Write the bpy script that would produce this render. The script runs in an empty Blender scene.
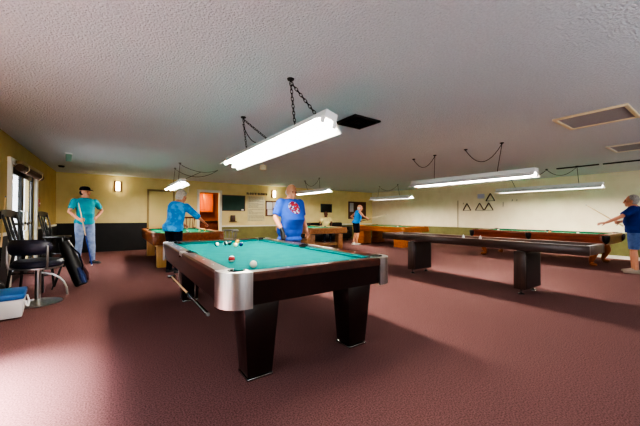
import bpy, bmesh, math, random
from mathutils import Vector as V, Matrix as M
random.seed(7)
C = bpy.context.scene.collection
PI = math.pi

# ------------------------------------------------------------------ materials
def lin(c):
    return tuple((x/12.92 if x <= .04045 else ((x+.055)/1.055)**2.4) for x in c)
def rgb(r, g, b): return lin((r/255, g/255, b/255)) + (1,)

def mat(name, col, rough=.5, metal=0., emit=None, estr=0., spec=.5, coat=0., trans=0.):
    m = bpy.data.materials.new(name); m.use_nodes = True
    b = m.node_tree.nodes['Principled BSDF']
    b.inputs['Base Color'].default_value = col
    b.inputs['Roughness'].default_value = rough
    b.inputs['Metallic'].default_value = metal
    b.inputs['Specular IOR Level'].default_value = spec
    b.inputs['Coat Weight'].default_value = coat
    b.inputs['Transmission Weight'].default_value = trans
    if emit:
        b.inputs['Emission Color'].default_value = emit
        b.inputs['Emission Strength'].default_value = estr
    return m

def noisy(m, c2, scale=20., detail=4., lo=.35, hi=.65, bump=0., bscale=None, stretch=(1,1,1), bdist=.01):
    """mix the base colour with a second one by object-space noise, optional bump"""
    nt = m.node_tree; N = nt.nodes; b = N['Principled BSDF']
    tc = N.new('ShaderNodeTexCoord'); mp = N.new('ShaderNodeMapping')
    mp.inputs['Scale'].default_value = stretch
    nt.links.new(tc.outputs['Object'], mp.inputs['Vector'])
    n = N.new('ShaderNodeTexNoise'); n.inputs['Scale'].default_value = scale; n.inputs['Detail'].default_value = detail
    nt.links.new(mp.outputs[0], n.inputs['Vector'])
    r = N.new('ShaderNodeValToRGB')
    r.color_ramp.elements[0].position = lo; r.color_ramp.elements[0].color = b.inputs['Base Color'].default_value[:]
    r.color_ramp.elements[1].position = hi; r.color_ramp.elements[1].color = c2
    nt.links.new(n.outputs[0], r.inputs[0]); nt.links.new(r.outputs[0], b.inputs['Base Color'])
    if bump:
        n2 = N.new('ShaderNodeTexNoise'); n2.inputs['Scale'].default_value = bscale or scale; n2.inputs['Detail'].default_value = 3
        nt.links.new(tc.outputs['Object'], n2.inputs['Vector'])
        bp = N.new('ShaderNodeBump'); bp.inputs['Strength'].default_value = bump; bp.inputs['Distance'].default_value = bdist
        nt.links.new(n2.outputs[0], bp.inputs['Height']); nt.links.new(bp.outputs[0], b.inputs['Normal'])
    return m

def wood(name, c1, c2, rough=.35, coat=.3, axis=1, scale=14):
    m = mat(name, c1, rough, coat=coat)
    st = [10, 10, 10]; st[axis] = .9
    return noisy(m, c2, scale/8, 5, .3, .7, stretch=tuple(st))

MT = {}
MT['carpet'] = noisy(mat('carpet', rgb(94, 64, 64), .95, spec=.06), rgb(132, 95, 92), 110, 10, .36, .64, bump=.3, bscale=260)
MT['ceiling'] = noisy(mat('popcorn_ceiling', rgb(204, 210, 215), .95, spec=.1), rgb(212, 218, 223), 60, 3, .4, .6, bump=.75, bscale=58, bdist=.025)
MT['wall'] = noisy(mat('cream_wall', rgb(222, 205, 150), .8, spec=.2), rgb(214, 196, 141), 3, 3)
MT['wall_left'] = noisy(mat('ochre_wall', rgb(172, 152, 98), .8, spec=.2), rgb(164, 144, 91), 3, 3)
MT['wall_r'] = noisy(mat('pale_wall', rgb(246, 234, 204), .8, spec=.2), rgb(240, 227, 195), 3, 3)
MT['green'] = noisy(mat('olive_wainscot', rgb(124, 122, 72), .6), rgb(114, 112, 66), 5, 3)
MT['dark_wains'] = noisy(mat('dark_wainscot', rgb(24, 23, 22), .55), rgb(16, 16, 16), 4, 3)
MT['white'] = mat('white_paint', rgb(225, 220, 205), .5)
MT['door'] = mat('cream_door', rgb(214, 194, 132), .6)
MT['doorframe'] = mat('tan_frame', rgb(150, 126, 78), .5)
MT['alu'] = mat('grey_aluminium', rgb(120, 120, 118), .4, .7)
MT['darkalu'] = mat('dark_aluminium', rgb(45, 45, 44), .4, .5)
MT['chrome'] = noisy(mat('brushed_metal', rgb(205, 203, 200), .3, 1.), rgb(180, 178, 176), 5, 2, stretch=(6, 6, .4))
MT['steel'] = mat('steel', rgb(165, 165, 165), .25, 1.)
MT['darkmetal'] = mat('dark_metal', rgb(35, 34, 33), .45, .6)
MT['black'] = mat('black', rgb(14, 14, 14), .5)
MT['blackplastic'] = mat('black_plastic', rgb(22, 22, 23), .35)
MT['mahog'] = wood('dark_mahogany', rgb(30, 11, 8), rgb(18, 7, 5), .28, .35)
MT['mahogtop'] = wood('rail_mahogany', rgb(74, 32, 18), rgb(46, 19, 11), .3, .25)
MT['orange'] = wood('orange_oak', rgb(196, 116, 42), rgb(166, 90, 28), .35, .3)
MT['tan'] = wood('tan_oak', rgb(190, 138, 92), rgb(160, 110, 70), .4, .2)
MT['redwood'] = wood('red_wood', rgb(140, 66, 34), rgb(96, 40, 20), .3, .4)
MT['brownwood'] = wood('brown_wood', rgb(150, 84, 38), rgb(120, 62, 26), .35, .3)
MT['palewood'] = wood('pale_wood', rgb(216, 168, 100), rgb(190, 140, 78), .4, .2, axis=2)
MT['walnut'] = wood('grey_walnut', rgb(84, 58, 48), rgb(54, 36, 30), .4, .25)
MT['walnut_v'] = wood('grey_walnut_vertical', rgb(84, 58, 48), rgb(54, 36, 30), .4, .25, axis=2)
MT['blackwood'] = wood('black_wood', rgb(26, 22, 20), rgb(14, 12, 11), .35, .3, axis=2)
MT['teal'] = noisy(mat('teal_cloth', rgb(0, 98, 97), .9, spec=.05), rgb(2, 106, 104), 8, 4)
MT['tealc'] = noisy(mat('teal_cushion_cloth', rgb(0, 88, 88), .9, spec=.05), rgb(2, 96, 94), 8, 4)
MT['feltg'] = noisy(mat('green_cloth', rgb(10, 104, 76), .9, spec=.05), rgb(14, 114, 84), 8, 4)
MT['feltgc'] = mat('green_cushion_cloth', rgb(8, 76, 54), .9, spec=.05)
MT['shuffle'] = noisy(mat('pale_playfield', rgb(150, 118, 82), .3, coat=.4), rgb(130, 98, 66), 4, 3)
MT['tube'] = mat('tube_glow', rgb(255, 250, 240), .4, emit=(1, .93, .83, 1), estr=30.)
MT['enamel'] = mat('white_enamel', rgb(240, 240, 238), .35)
MT['lampshade'] = mat('sconce_glow', rgb(255, 240, 200), .5, emit=(1, .82, .5, 1), estr=5.)
MT['glass'] = mat('glass', (1, 1, 1, 1), .02, trans=1.)
MT['chalk'] = noisy(mat('green_chalkboard', rgb(22, 64, 50), .6), rgb(28, 72, 58), 5, 4)
MT['paper'] = mat('paper', rgb(228, 226, 222), .8)
MT['poster'] = mat('poster_sheet', rgb(206, 194, 150), .25)
MT['ink'] = mat('grey_ink', rgb(120, 112, 92), .6)
MT['darkink'] = mat('dark_letters', rgb(44, 38, 34), .5)
MT['cork'] = noisy(mat('brown_cork', rgb(128, 74, 30), .9), rgb(104, 58, 22), 60, 4)
MT['screen'] = mat('dark_screen', rgb(16, 12, 12), .2)
MT['brownframe'] = wood('brown_frame', rgb(92, 54, 26), rgb(66, 38, 18), .4, .2)
MT['grille'] = noisy(mat('grey_filter', rgb(158, 158, 161), .9), rgb(166, 166, 170), 80, 3)
MT['beige'] = mat('beige_metal', rgb(226, 210, 174), .5)
MT['navy'] = noisy(mat('navy_vinyl', rgb(30, 28, 48), .45), rgb(24, 22, 40), 6, 3)
MT['bluelid'] = mat('blue_plastic', rgb(30, 90, 150), .35)
MT['coolerw'] = mat('white_plastic', rgb(206, 204, 200), .4)
MT['red'] = mat('red_plastic', rgb(150, 26, 22), .4)
MT['leather'] = noisy(mat('black_leather', rgb(20, 19, 19), .45), rgb(14, 13, 13), 6, 3)
MT['cueshaft'] = wood('maple_shaft', rgb(226, 196, 140), rgb(206, 172, 116), .3, .3, axis=2)
MT['cuebutt'] = mat('black_butt', rgb(16, 15, 15), .25, coat=.4)
MT['bluebutt'] = mat('blue_butt', rgb(34, 62, 140), .3, coat=.4)
MT['cabinet'] = wood('honey_cabinet', rgb(214, 112, 38), rgb(190, 92, 28), .35, .3, axis=2)
MT['redcab'] = wood('maroon_cabinet', rgb(84, 32, 20), rgb(60, 22, 14), .35, .3, axis=2)
MT['counter'] = mat('dark_counter', rgb(40, 34, 32), .3)
MT['kwall'] = mat('kitchen_wall', rgb(150, 84, 44), .7)
MT['kfloor'] = mat('kitchen_floor', rgb(96, 50, 34), .5)
MT['skin'] = noisy(mat('skin', rgb(206, 146, 116), .55), rgb(198, 134, 104), 12, 3)
MT['skin2'] = noisy(mat('brown_skin', rgb(104, 62, 42), .55), rgb(94, 54, 36), 12, 3)
MT['eye'] = mat('eye', rgb(30, 24, 22), .2)
MT['greyhair'] = noisy(mat('grey_hair', rgb(178, 172, 164), .8), rgb(140, 134, 128), 50, 4)
MT['whitehair'] = noisy(mat('white_hair', rgb(214, 206, 192), .8), rgb(176, 168, 156), 50, 4)
MT['darkhair'] = noisy(mat('dark_hair', rgb(34, 28, 26), .8), rgb(22, 18, 16), 50, 4)
MT['tealshirt'] = noisy(mat('teal_shirt', rgb(34, 156, 172), .85, spec=.2), rgb(24, 140, 158), 6, 3)
MT['jacket'] = noisy(mat('bright_blue_shirt', rgb(20, 128, 208), .6, spec=.3), rgb(60, 170, 232), 9, 5, .45, .62)
MT['blueshirt'] = noisy(mat('royal_blue_shirt', rgb(52, 92, 186), .85, spec=.2), rgb(46, 82, 172), 6, 3)
MT['tank'] = noisy(mat('sky_blue_tank', rgb(36, 132, 206), .85, spec=.2), rgb(28, 118, 192), 6, 3)
MT['navyshirt'] = noisy(mat('navy_shirt', rgb(22, 50, 128), .85, spec=.2), rgb(18, 42, 112), 6, 3)
MT['yellowshirt'] = noisy(mat('pale_yellow_shirt', rgb(212, 196, 140), .85, spec=.2), rgb(200, 184, 128), 6, 3)
MT['jeans'] = noisy(mat('light_jeans', rgb(120, 138, 172), .9, spec=.1), rgb(146, 162, 192), 14, 5)
MT['denim'] = noisy(mat('denim_shorts', rgb(70, 92, 140), .9, spec=.1), rgb(86, 108, 156), 14, 5)
MT['blackcloth'] = noisy(mat('black_trousers', rgb(18, 20, 30), .9, spec=.1), rgb(24, 26, 38), 8, 3)
MT['tanshoe'] = mat('grey_trainer', rgb(150, 134, 122), .7)
MT['blackshoe'] = mat('black_shoe', rgb(22, 21, 21), .6)
MT['whiteshoe'] = mat('white_trainer', rgb(200, 196, 190), .7)
MT['maroon'] = mat('maroon_fabric', rgb(62, 18, 22), .8)
MT['ground'] = mat('outdoor_concrete', rgb(170, 168, 160), .9)
MT['outwall'] = mat('outdoor_render', rgb(232, 230, 222), .9)
MT['outwall2'] = mat('outdoor_grey', rgb(150, 150, 150), .9)
MT['brick_v'] = mat('brown_blind', rgb(86, 62, 44), .8)

# royal blue shirt with a red and white round chest print
def add_print(m):
    nt = m.node_tree; N = nt.nodes; L = nt.links; b = N['Principled BSDF']
    src = b.inputs['Base Color'].links[0].from_socket
    tc = N.new('ShaderNodeTexCoord'); sp = N.new('ShaderNodeSeparateXYZ'); L.new(tc.outputs['Object'], sp.inputs[0])
    def mth(op, a, c, clamp=False):
        n = N.new('ShaderNodeMath'); n.operation = op; n.use_clamp = clamp
        for i, s in enumerate((a, c)):
            if s is None: continue
            if isinstance(s, (int, float)): n.inputs[i].default_value = s
            else: L.new(s, n.inputs[i])
        return n.outputs[0]
    dx = mth('SUBTRACT', sp.outputs['X'], .02); dz = mth('SUBTRACT', sp.outputs['Z'], 1.31)
    d = mth('SQRT', mth('ADD', mth('MULTIPLY', dx, dx), mth('MULTIPLY', dz, dz)), None)
    front = mth('GREATER_THAN', sp.outputs['Y'], .03)
    n = N.new('ShaderNodeTexNoise'); n.inputs['Scale'].default_value = 26; L.new(tc.outputs['Object'], n.inputs['Vector'])
    r = N.new('ShaderNodeValToRGB'); r.color_ramp.interpolation = 'CONSTANT'
    r.color_ramp.elements[0].color = rgb(170, 40, 50); r.color_ramp.elements[1].color = rgb(190, 180, 196); r.color_ramp.elements[1].position = .56
    e = r.color_ramp.elements.new(.47); e.color = rgb(30, 40, 96)
    L.new(n.outputs[0], r.inputs[0])
    f = mth('MULTIPLY', mth('LESS_THAN', d, .105), front)
    mx = N.new('ShaderNodeMix'); mx.data_type = 'RGBA'
    L.new(f, mx.inputs[0]); L.new(src, mx.inputs[6]); L.new(r.outputs[0], mx.inputs[7]); L.new(mx.outputs[2], b.inputs['Base Color'])
add_print(MT['blueshirt'])

# ------------------------------------------------------------------ geometry helpers
class MB:
    def __init__(s): s.bm = bmesh.new(); s.mi = 0; s.mats = None
    def _tag(s, f0):
        s.bm.faces.ensure_lookup_table()
        for f in s.bm.faces[f0:]: f.material_index = s.mi
    def box(s, c, size, rot=None, bevel=0., seg=2, taper=None):
        """taper=(fx,fy): top scaled by these factors"""
        t = bmesh.new(); bmesh.ops.create_cube(t, size=1)
        for v in t.verts:
            top = v.co.z > 0
            v.co = V((v.co.x*size[0]*(taper[0] if taper and top else 1), v.co.y*size[1]*(taper[1] if taper and top else 1), v.co.z*size[2]))
        if bevel: bmesh.ops.bevel(t, geom=t.edges[:], offset=bevel, segments=seg, affect='EDGES', profile=.5)
        mt = M.Translation(V(c)) @ (rot.to_4x4() if rot is not None else M.Identity(4))
        bmesh.ops.transform(t, matrix=mt, verts=t.verts[:])
        s.merge(t); return s
    def merge(s, t):
        f0 = len(s.bm.faces)
        me = bpy.data.meshes.new('tmp'); t.to_mesh(me); t.free(); s.bm.from_mesh(me); bpy.data.meshes.remove(me); s._tag(f0)
    def ring_loft(s, rings, cap=True, closed=False):
        f0 = len(s.bm.faces)
        vs = [[s.bm.verts.new(p) for p in r] for r in rings]; n = len(vs[0])
        rr = list(zip(vs, vs[1:])) + ([(vs[-1], vs[0])] if closed else [])
        for a, b in rr:
            for i in range(n):
                s.bm.faces.new((a[i], a[(i+1) % n], b[(i+1) % n], b[i]))
        if cap and not closed:
            s.bm.faces.new(vs[0][::-1]); s.bm.faces.new(vs[-1])
        s._tag(f0); return s
    def tube(s, pts, r, seg=10, cap=True, closed=False):
        pts = [V(p) for p in pts]; n = len(pts)
        rs = r if isinstance(r, (list, tuple)) else [r]*n
        rings = []; prev = None
        for i, p in enumerate(pts):
            if closed: d = pts[(i+1) % n]-pts[i-1]
            else: d = (pts[min(i+1, n-1)]-pts[max(i-1, 0)])
            d.normalize()
            if prev is None:
                a = d.orthogonal().normalized()
            else:
                a = (prev - d*prev.dot(d))
                a = a.normalized() if a.length > 1e-6 else d.orthogonal().normalized()
            prev = a; b = d.cross(a)
            rings.append([p+(a*math.cos(2*PI*k/seg)+b*math.sin(2*PI*k/seg))*rs[i] for k in range(seg)])
        return s.ring_loft(rings, cap, closed)
    def cyl(s, p0, p1, r0, r1=None, seg=16): return s.tube([p0, p1], [r0, r1 if r1 is not None else r0], seg)
    def lathe(s, prof, c=(0, 0, 0), seg=24):
        c = V(c); rings = [[c+V((max(r, 1e-4)*math.cos(2*PI*k/seg), max(r, 1e-4)*math.sin(2*PI*k/seg), z)) for k in range(seg)] for r, z in prof]
        return s.ring_loft(rings, True)
    def sphere(s, c, r, rot=None, seg=16, rings=10):
        t = bmesh.new(); bmesh.ops.create_uvsphere(t, u_segments=seg, v_segments=rings, radius=1)
        r = V(r) if not isinstance(r, (int, float)) else V((r, r, r))
        mt = M.Translation(V(c)) @ (rot.to_4x4() if rot is not None else M.Identity(4)) @ M.Diagonal((*r, 1))
        bmesh.ops.transform(t, matrix=mt, verts=t.verts[:]); s.merge(t); return s
    def prism(s, poly, z0, z1):
        f0 = len(s.bm.faces)
        a = [s.bm.verts.new((x, y, z0)) for x, y in poly]; b = [s.bm.verts.new((x, y, z1)) for x, y in poly]; n = len(poly)
        for i in range(n): s.bm.faces.new((a[i], a[(i+1) % n], b[(i+1) % n], b[i]))
        fa = s.bm.faces.new(a[::-1]); fb = s.bm.faces.new(b)
        bmesh.ops.triangulate(s.bm, faces=[fa, fb])
        s._tag(f0); return s
    def sweep(s, prof, p0, p1, nrm):
        """extrude a 2D profile (u along nrm, v up) from p0 to p1"""
        p0, p1, nrm = V(p0), V(p1), V(nrm); up = V((0, 0, 1))
        return s.ring_loft([[p+nrm*u+up*v for u, v in prof] for p in (p0, p1)])
    def build(s, name, m, parent=None, smooth=35, loc=None):
        bmesh.ops.recalc_face_normals(s.bm, faces=s.bm.faces[:])
        me = bpy.data.meshes.new(name); s.bm.to_mesh(me); s.bm.free()
        for mm in (m if isinstance(m, (list, tuple)) else [m]): me.materials.append(mm)
        if smooth:
            for p in me.polygons: p.use_smooth = True
            me.set_sharp_from_angle(angle=math.radians(smooth))
        o = bpy.data.objects.new(name, me); C.objects.link(o)
        if parent: o.parent = parent
        if loc: o.location = loc
        return o

def tag(o, label, cat, group=None, kind=None):
    o['label'] = label; o['category'] = cat
    if group: o['group'] = group
    if kind: o['kind'] = kind
    return o
def thing(name, label, cat, loc=(0, 0, 0), rz=0, group=None):
    o = bpy.data.objects.new(name, None); C.objects.link(o); o.empty_display_size = .1
    o.location = loc; o.rotation_euler = (0, 0, rz)
    return tag(o, label, cat, group)
def struct(name, mb, m, label=None, smooth=0):
    o = mb.build(name, m, None, smooth); o['kind'] = 'structure'
    if label: o['label'] = label
    o['category'] = name.split('_')[0]
    return o
def dup(root, loc, rz, label, group=None):
    r = root.copy(); C.objects.link(r); r.location = loc; r.rotation_euler = (0, 0, rz); r['label'] = label
    if group: r['group'] = group
    for ch in list(root.children):
        c = ch.copy(); C.objects.link(c); c.parent = r
        for g in ch.children:
            d = g.copy(); C.objects.link(d); d.parent = c
    return r

# ------------------------------------------------------------------ room shell
XL, XR, YB, YF, H = -1.38, 11.7, 11.75, -3.2, 2.45
T = .15
struct('floor', MB().box(((XL+XR)/2, (YF+YB)/2, -.1), (XR-XL+.6, YB-YF+.6, .2)), MT['carpet'], 'mauve brown carpet floor of the pool room')
struct('ceiling', MB().box(((XL+XR)/2, (YF+YB)/2, H+.1), (XR-XL+.6, YB-YF+.6, .2)), MT['ceiling'], 'white popcorn textured ceiling')

def wall_x(x0, x1, holes, span, along, zt=H):
    """boxes for a wall with rectangular holes; along = 'x' or 'y'; x0,x1 = thickness range"""
    mb = MB()
    def bx(a0, a1, z0, z1):
        if a1-a0 < 1e-3 or z1-z0 < 1e-3: return
        c, sz = ((a0+a1)/2, (x0+x1)/2, (z0+z1)/2), (a1-a0, x1-x0, z1-z0)
        if along == 'y': c, sz = (c[1], c[0], c[2]), (sz[1], sz[0], sz[2])
        mb.box(c, sz)
    a = span[0]
    for h0, h1, z0, z1 in sorted(holes):
        bx(a, h0, 0, zt); bx(h0, h1, 0, z0); bx(h0, h1, z1, zt); a = h1
    bx(a, span[1], 0, zt)
    return mb
DY0, DY1, DZ = 6.85, 8.75, 2.0
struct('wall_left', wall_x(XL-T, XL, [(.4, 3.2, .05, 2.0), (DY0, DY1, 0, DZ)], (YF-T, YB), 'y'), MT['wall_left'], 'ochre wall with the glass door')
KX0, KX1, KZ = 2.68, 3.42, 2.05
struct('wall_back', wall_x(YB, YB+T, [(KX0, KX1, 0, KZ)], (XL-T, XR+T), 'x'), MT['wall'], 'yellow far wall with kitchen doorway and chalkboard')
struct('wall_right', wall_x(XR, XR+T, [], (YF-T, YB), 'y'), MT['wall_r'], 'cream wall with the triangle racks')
struct('wall_front', wall_x(YF-T, YF, [(-.9, 1.9, .3, 2.1), (3.6, 6.4, .9, 2.1), (8, 10.8, .9, 2.1)], (XL-T, XR+T), 'x'), MT['wall'])
for i, (a, b, z0) in enumerate(((-.9, 1.9, .3), (3.6, 6.4, .9), (8, 10.8, .9))):
    w = MB()
    for x in (a+.025, (a+b)/2, b-.025): w.box((x, YF-.07, (z0+2.1)/2), (.05, .06, 2.1-z0))
    for z in (z0+.025, 2.075): w.box(((a+b)/2, YF-.07, z), (b-a-.02, .055, .05))
    struct('window_added_%d' % (i+1), w, MT['white'])  # unseen front windows, added to let in fill light

w = MB()
for y in (.43, 1.8, 3.17): w.box((XL-.07, y, 1.025), (.06, .06, 1.95))
for z in (.075, 1.975): w.box((XL-.07, 1.8, z), (.055, 2.76, .05))
struct('window_added_4', w, MT['darkalu'])  # out-of-view window, added to brighten the left floor
# wainscots, rails, baseboards
struct('trim_1', MB().box(((XL+1.0)/2, YB-.012, .455), (1.0-XL, .024, .91)), MT['dark_wains'], 'black wainscot panel along the far wall')
g = MB().box(((KX1+.09+XR)/2, YB-.008, .40), (XR-KX1-.09, .016, .64)); struct('trim_2', g, MT['green'], 'olive green wainscot on the far wall')
struct('trim_3', MB().box(((KX1+.09+XR)/2, YB-.014, .745), (XR-KX1-.09, .028, .05)), MT['white'], 'pale chair rail on the far wall')
struct('trim_4', MB().box((XR-.008, (YF+YB)/2, .40), (.016, YB-YF, .66)), MT['green'], 'olive green wainscot on the cream wall')
struct('trim_5', MB().box((XL+.01, (DY1+.15+YB)/2, .42), (.02, YB-DY1-.15, .84)), MT['dark_wains'], 'black wainscot beyond the glass door')
struct('trim_6', MB().box((XL+.014, (DY1+.15+YB)/2, .865), (.028, YB-DY1-.15, .05)), MT['white'], 'white chair rail beyond the glass door')
struct('trim_7', MB().box((XL+.01, (3.25+DY0-.1)/2, .42), (.02, DY0-.1-3.25, .84)), MT['dark_wains'])
struct('trim_8', MB().box((XL+.014, (3.25+DY0-.1)/2, .865), (.028, DY0-.1-3.25, .05)), MT['white'])
struct('baseboard_right', MB().box((XR-.016, (YF+YB)/2, .045), (.032, YB-YF, .09)), MT['white'])
struct('baseboard_back', MB().box(((KX1+.09+XR)/2, YB-.012, .04), (XR-KX1-.09, .024, .08)), MT['green'])

# glass double door in the left wall
d = MB()
x = XL-.05
for y in (DY0+.03, DY0+.98, DY0+1.06, DY1-.03): d.box((x, y, DZ/2), (.06, .06 if y in (DY0+.03, DY1-.03) else .075, DZ))
for y0, y1 in ((DY0+.06, DY0+.945), (DY0+1.1, DY1-.06)):
    for z, h in ((.09, .18), (DZ-.06, .12), (1.0, .05)): d.box((x, (y0+y1)/2, z), (.045, y1-y0, h))
door1 = struct('door_1', d, MT['darkalu'], 'glazed double door with dark metal frame')
gl = MB()
for y0, y1 in ((DY0+.06, DY0+.945), (DY0+1.1, DY1-.06)): gl.box((x, (y0+y1)/2, 1.05), (.008, y1-y0, 1.74))
gl.build('glass_pane', MT['glass'], door1, 0)
hb = MB()
for y in (DY0+.87, DY0+1.17): hb.tube([(x+.03, y, .85), (x+.075, y, .88), (x+.075, y, 1.22), (x+.03, y, 1.25)], .011, 8)
hb.build('door_handle', MT['steel'], door1)
cs = MB()
cs.box((XL+.02, DY0-.06, DZ/2+.03), (.05, .12, DZ+.06), bevel=.008); cs.box((XL+.02, DY1+.07, DZ/2+.03), (.05, .14, DZ+.06), bevel=.008); cs.box((XL+.02, (DY0+DY1)/2, DZ+.06), (.05, DY1-DY0+.26, .08), bevel=.008)
struct('trim_9', cs, MT['white'], 'white casing around the glass door')
# rolled blind over the door
bl = thing('rolled_blind', 'dark brown blind rolled up at the top of the glass door', 'blind', (XL+.12, 7.72, 1.98))
b = MB()
b.tube([(0, -.86, -.03), (0, .86, -.03)], .06, 14); b.build('blind_roll', MT['brick_v'], bl)
MB().box((0, 0, .055), (.09, 1.78, .05), bevel=.006).build('headrail', MT['doorframe'], bl)
for y in (-.6, .6): MB().tube([(.065, y, .03), (.07, y, -.05), (.02, y, -.1)], .006, 6).build('cord', MT['beige'], bl)

# outdoors
MB().box((-7, 6, -.12), (11, 24, .2)).build('ground', MT['ground'], None, 0)['kind'] = 'structure'
o = MB().box((-7.5, 9.5, 1.5), (.3, 14, 3.2)).build('wall_outside', MT['outwall'], None, 0); o['kind'] = 'structure'

# interior door and casing on the back wall
d2 = struct('door_2', MB().box((1.40, YB-.012, .99), (.74, .02, 1.98), bevel=.004), MT['door'], 'cream flush door beside the black panel')
MB().lathe([(.0, 0), (.028, .0), (.03, .02), (.012, .03), (.012, .05), (.03, .06), (.03, .08), (0, .085)]).build('door_knob', MT['steel'], d2)
kn = d2.children[0]; kn.rotation_euler = (PI/2, 0, 0); kn.location = (1.72, YB-.02, .98)
c2 = MB()
c2.box((1.0, YB-.02, 1.02), (.06, .04, 2.04)); c2.box((1.80, YB-.02, 1.02), (.06, .04, 2.04)); c2.box((1.40, YB-.02, 2.03), (.86, .04, .06))
struct('trim_10', c2, MT['doorframe'], 'tan casing around the cream door')
for k, xx in enumerate((1.86, 1.93, 2.13, 2.28)):
    tag(MB().box((xx, YB-.016, 2.22), (.022, .03, .36 if k < 2 else .44), bevel=.004).build('wall_conduit', MT['darkmetal'] if k < 2 else MT['beige'], None), 
        ['dark vertical conduit nearest the cream door', 'dark vertical conduit second from the cream door', 'cream vertical conduit third from the cream door', 'cream vertical conduit nearest the kitchen doorway'][k], 'conduit', 'conduits above the cream door')
k2 = MB()
k2.box((KX0-.045, YB-.01, KZ/2), (.09, .05, KZ)); k2.box((KX1+.045, YB-.01, KZ/2), (.09, .05, KZ)); k2.box(((KX0+KX1)/2, YB-.01, KZ+.045), (KX1-KX0+.18, .05, .09))
struct('trim_11', k2, MT['white'], 'white casing around the kitchen doorway')

# kitchen room behind the doorway
KY0, KY1 = YB+T, YB+2.6
struct('wall_kitchen_back', MB().box((3.0, KY1+.05, 1.2), (4.2, .1, 2.5)), MT['kwall'])
struct('wall_kitchen_left', MB().box((.95, (KY0+KY1)/2, 1.2), (.1, KY1-KY0, 2.5)), MT['kwall'])
struct('wall_kitchen_right', MB().box((5.05, (KY0+KY1)/2, 1.2), (.1, KY1-KY0, 2.5)), MT['kwall'])
struct('floor_kitchen', MB().box((3, (KY0+KY1)/2+.15, -.05), (4.2, KY1-KY0-.3, .1)), MT['kfloor'])
struct('ceiling_kitchen', MB().box((3, (KY0+KY1)/2+.15, 2.5), (4.2, KY1-KY0-.3, .1)), MT['white'])
cab = thing('kitchen_cabinet', 'honey brown upper wall cabinet seen through the kitchen doorway', 'cabinet', (3.35, KY1-.155, 1.32))
MB().box((0, 0, .42), (.9, .3, .84)).build('carcass', MT['cabinet'], cab, 0)
for sx in (-.225, .225):
    dd = MB().box((sx, -.16, .42), (.44, .02, .82), bevel=.006).box((sx, -.17, .42), (.32, .012, .68), bevel=.006).build('door', MT['cabinet'], cab)
    MB().sphere((sx*.2, -.19, .1), .014).build('knob', MT['darkmetal'], dd)
base = thing('base_cabinet', 'maroon lower cabinet under the kitchen counter', 'cabinet', (3.35, KY1-.33, 0))
MB().box((0, 0, .45), (1.3, .56, .86)).build('carcass', MT['redcab'], base, 0)
MB().box((0, -.01, .9), (1.34, .62, .04), bevel=.006).build('countertop', MT['counter'], base)
for sx in (-.43, 0, .43):
    dd = MB().box((sx, -.29, .42), (.41, .02, .74), bevel=.006).build('door', MT['redcab'], base)
    MB().sphere((sx+.15, -.31, .7), .014).build('knob', MT['darkmetal'], dd)
fa = MB().tube([(0, 0, 0), (0, 0, .16), (.02, -.02, .22), (.07, -.07, .24), (.11, -.11, .2), (.11, -.11, .16)], .012, 8).sphere((0, 0, .02), (.03, .03, .02)).build('faucet', MT['steel'], None, loc=(3.15, KY1-.25, .92))
tag(fa, 'arched chrome faucet on the dark kitchen counter', 'faucet')
tall = thing('pantry_cabinet', 'tall brown cupboard on the right inside the kitchen', 'cupboard', (4.22, KY0+1.0, 0))
MB().box((0, 0, 1.05), (.5, 1.3, 2.1)).build('carcass', MT['redcab'], tall, 0)
for sy in (-.32, .32):
    dd = MB().box((-.26, sy, 1.55), (.02, .6, 1.0), bevel=.006).build('door', MT['cabinet'], tall)
    MB().sphere((-.28, sy*.2, 1.2), .014).build('knob', MT['darkmetal'], dd)
tag(MB().box((3.947, KY0+.75, 1.62), (.004, .3, .42)).build('paper_notice', MT['paper'], None, 0), 'white paper notice taped to the brown kitchen cupboard', 'notice')

# ------------------------------------------------------------------ pool tables
def arc(cx, cy, r, a0, a1, n):
    return [(cx+r*math.cos(a0+(a1-a0)*k/n), cy+r*math.sin(a0+(a1-a0)*k/n)) for k in range(n+1)]

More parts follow.
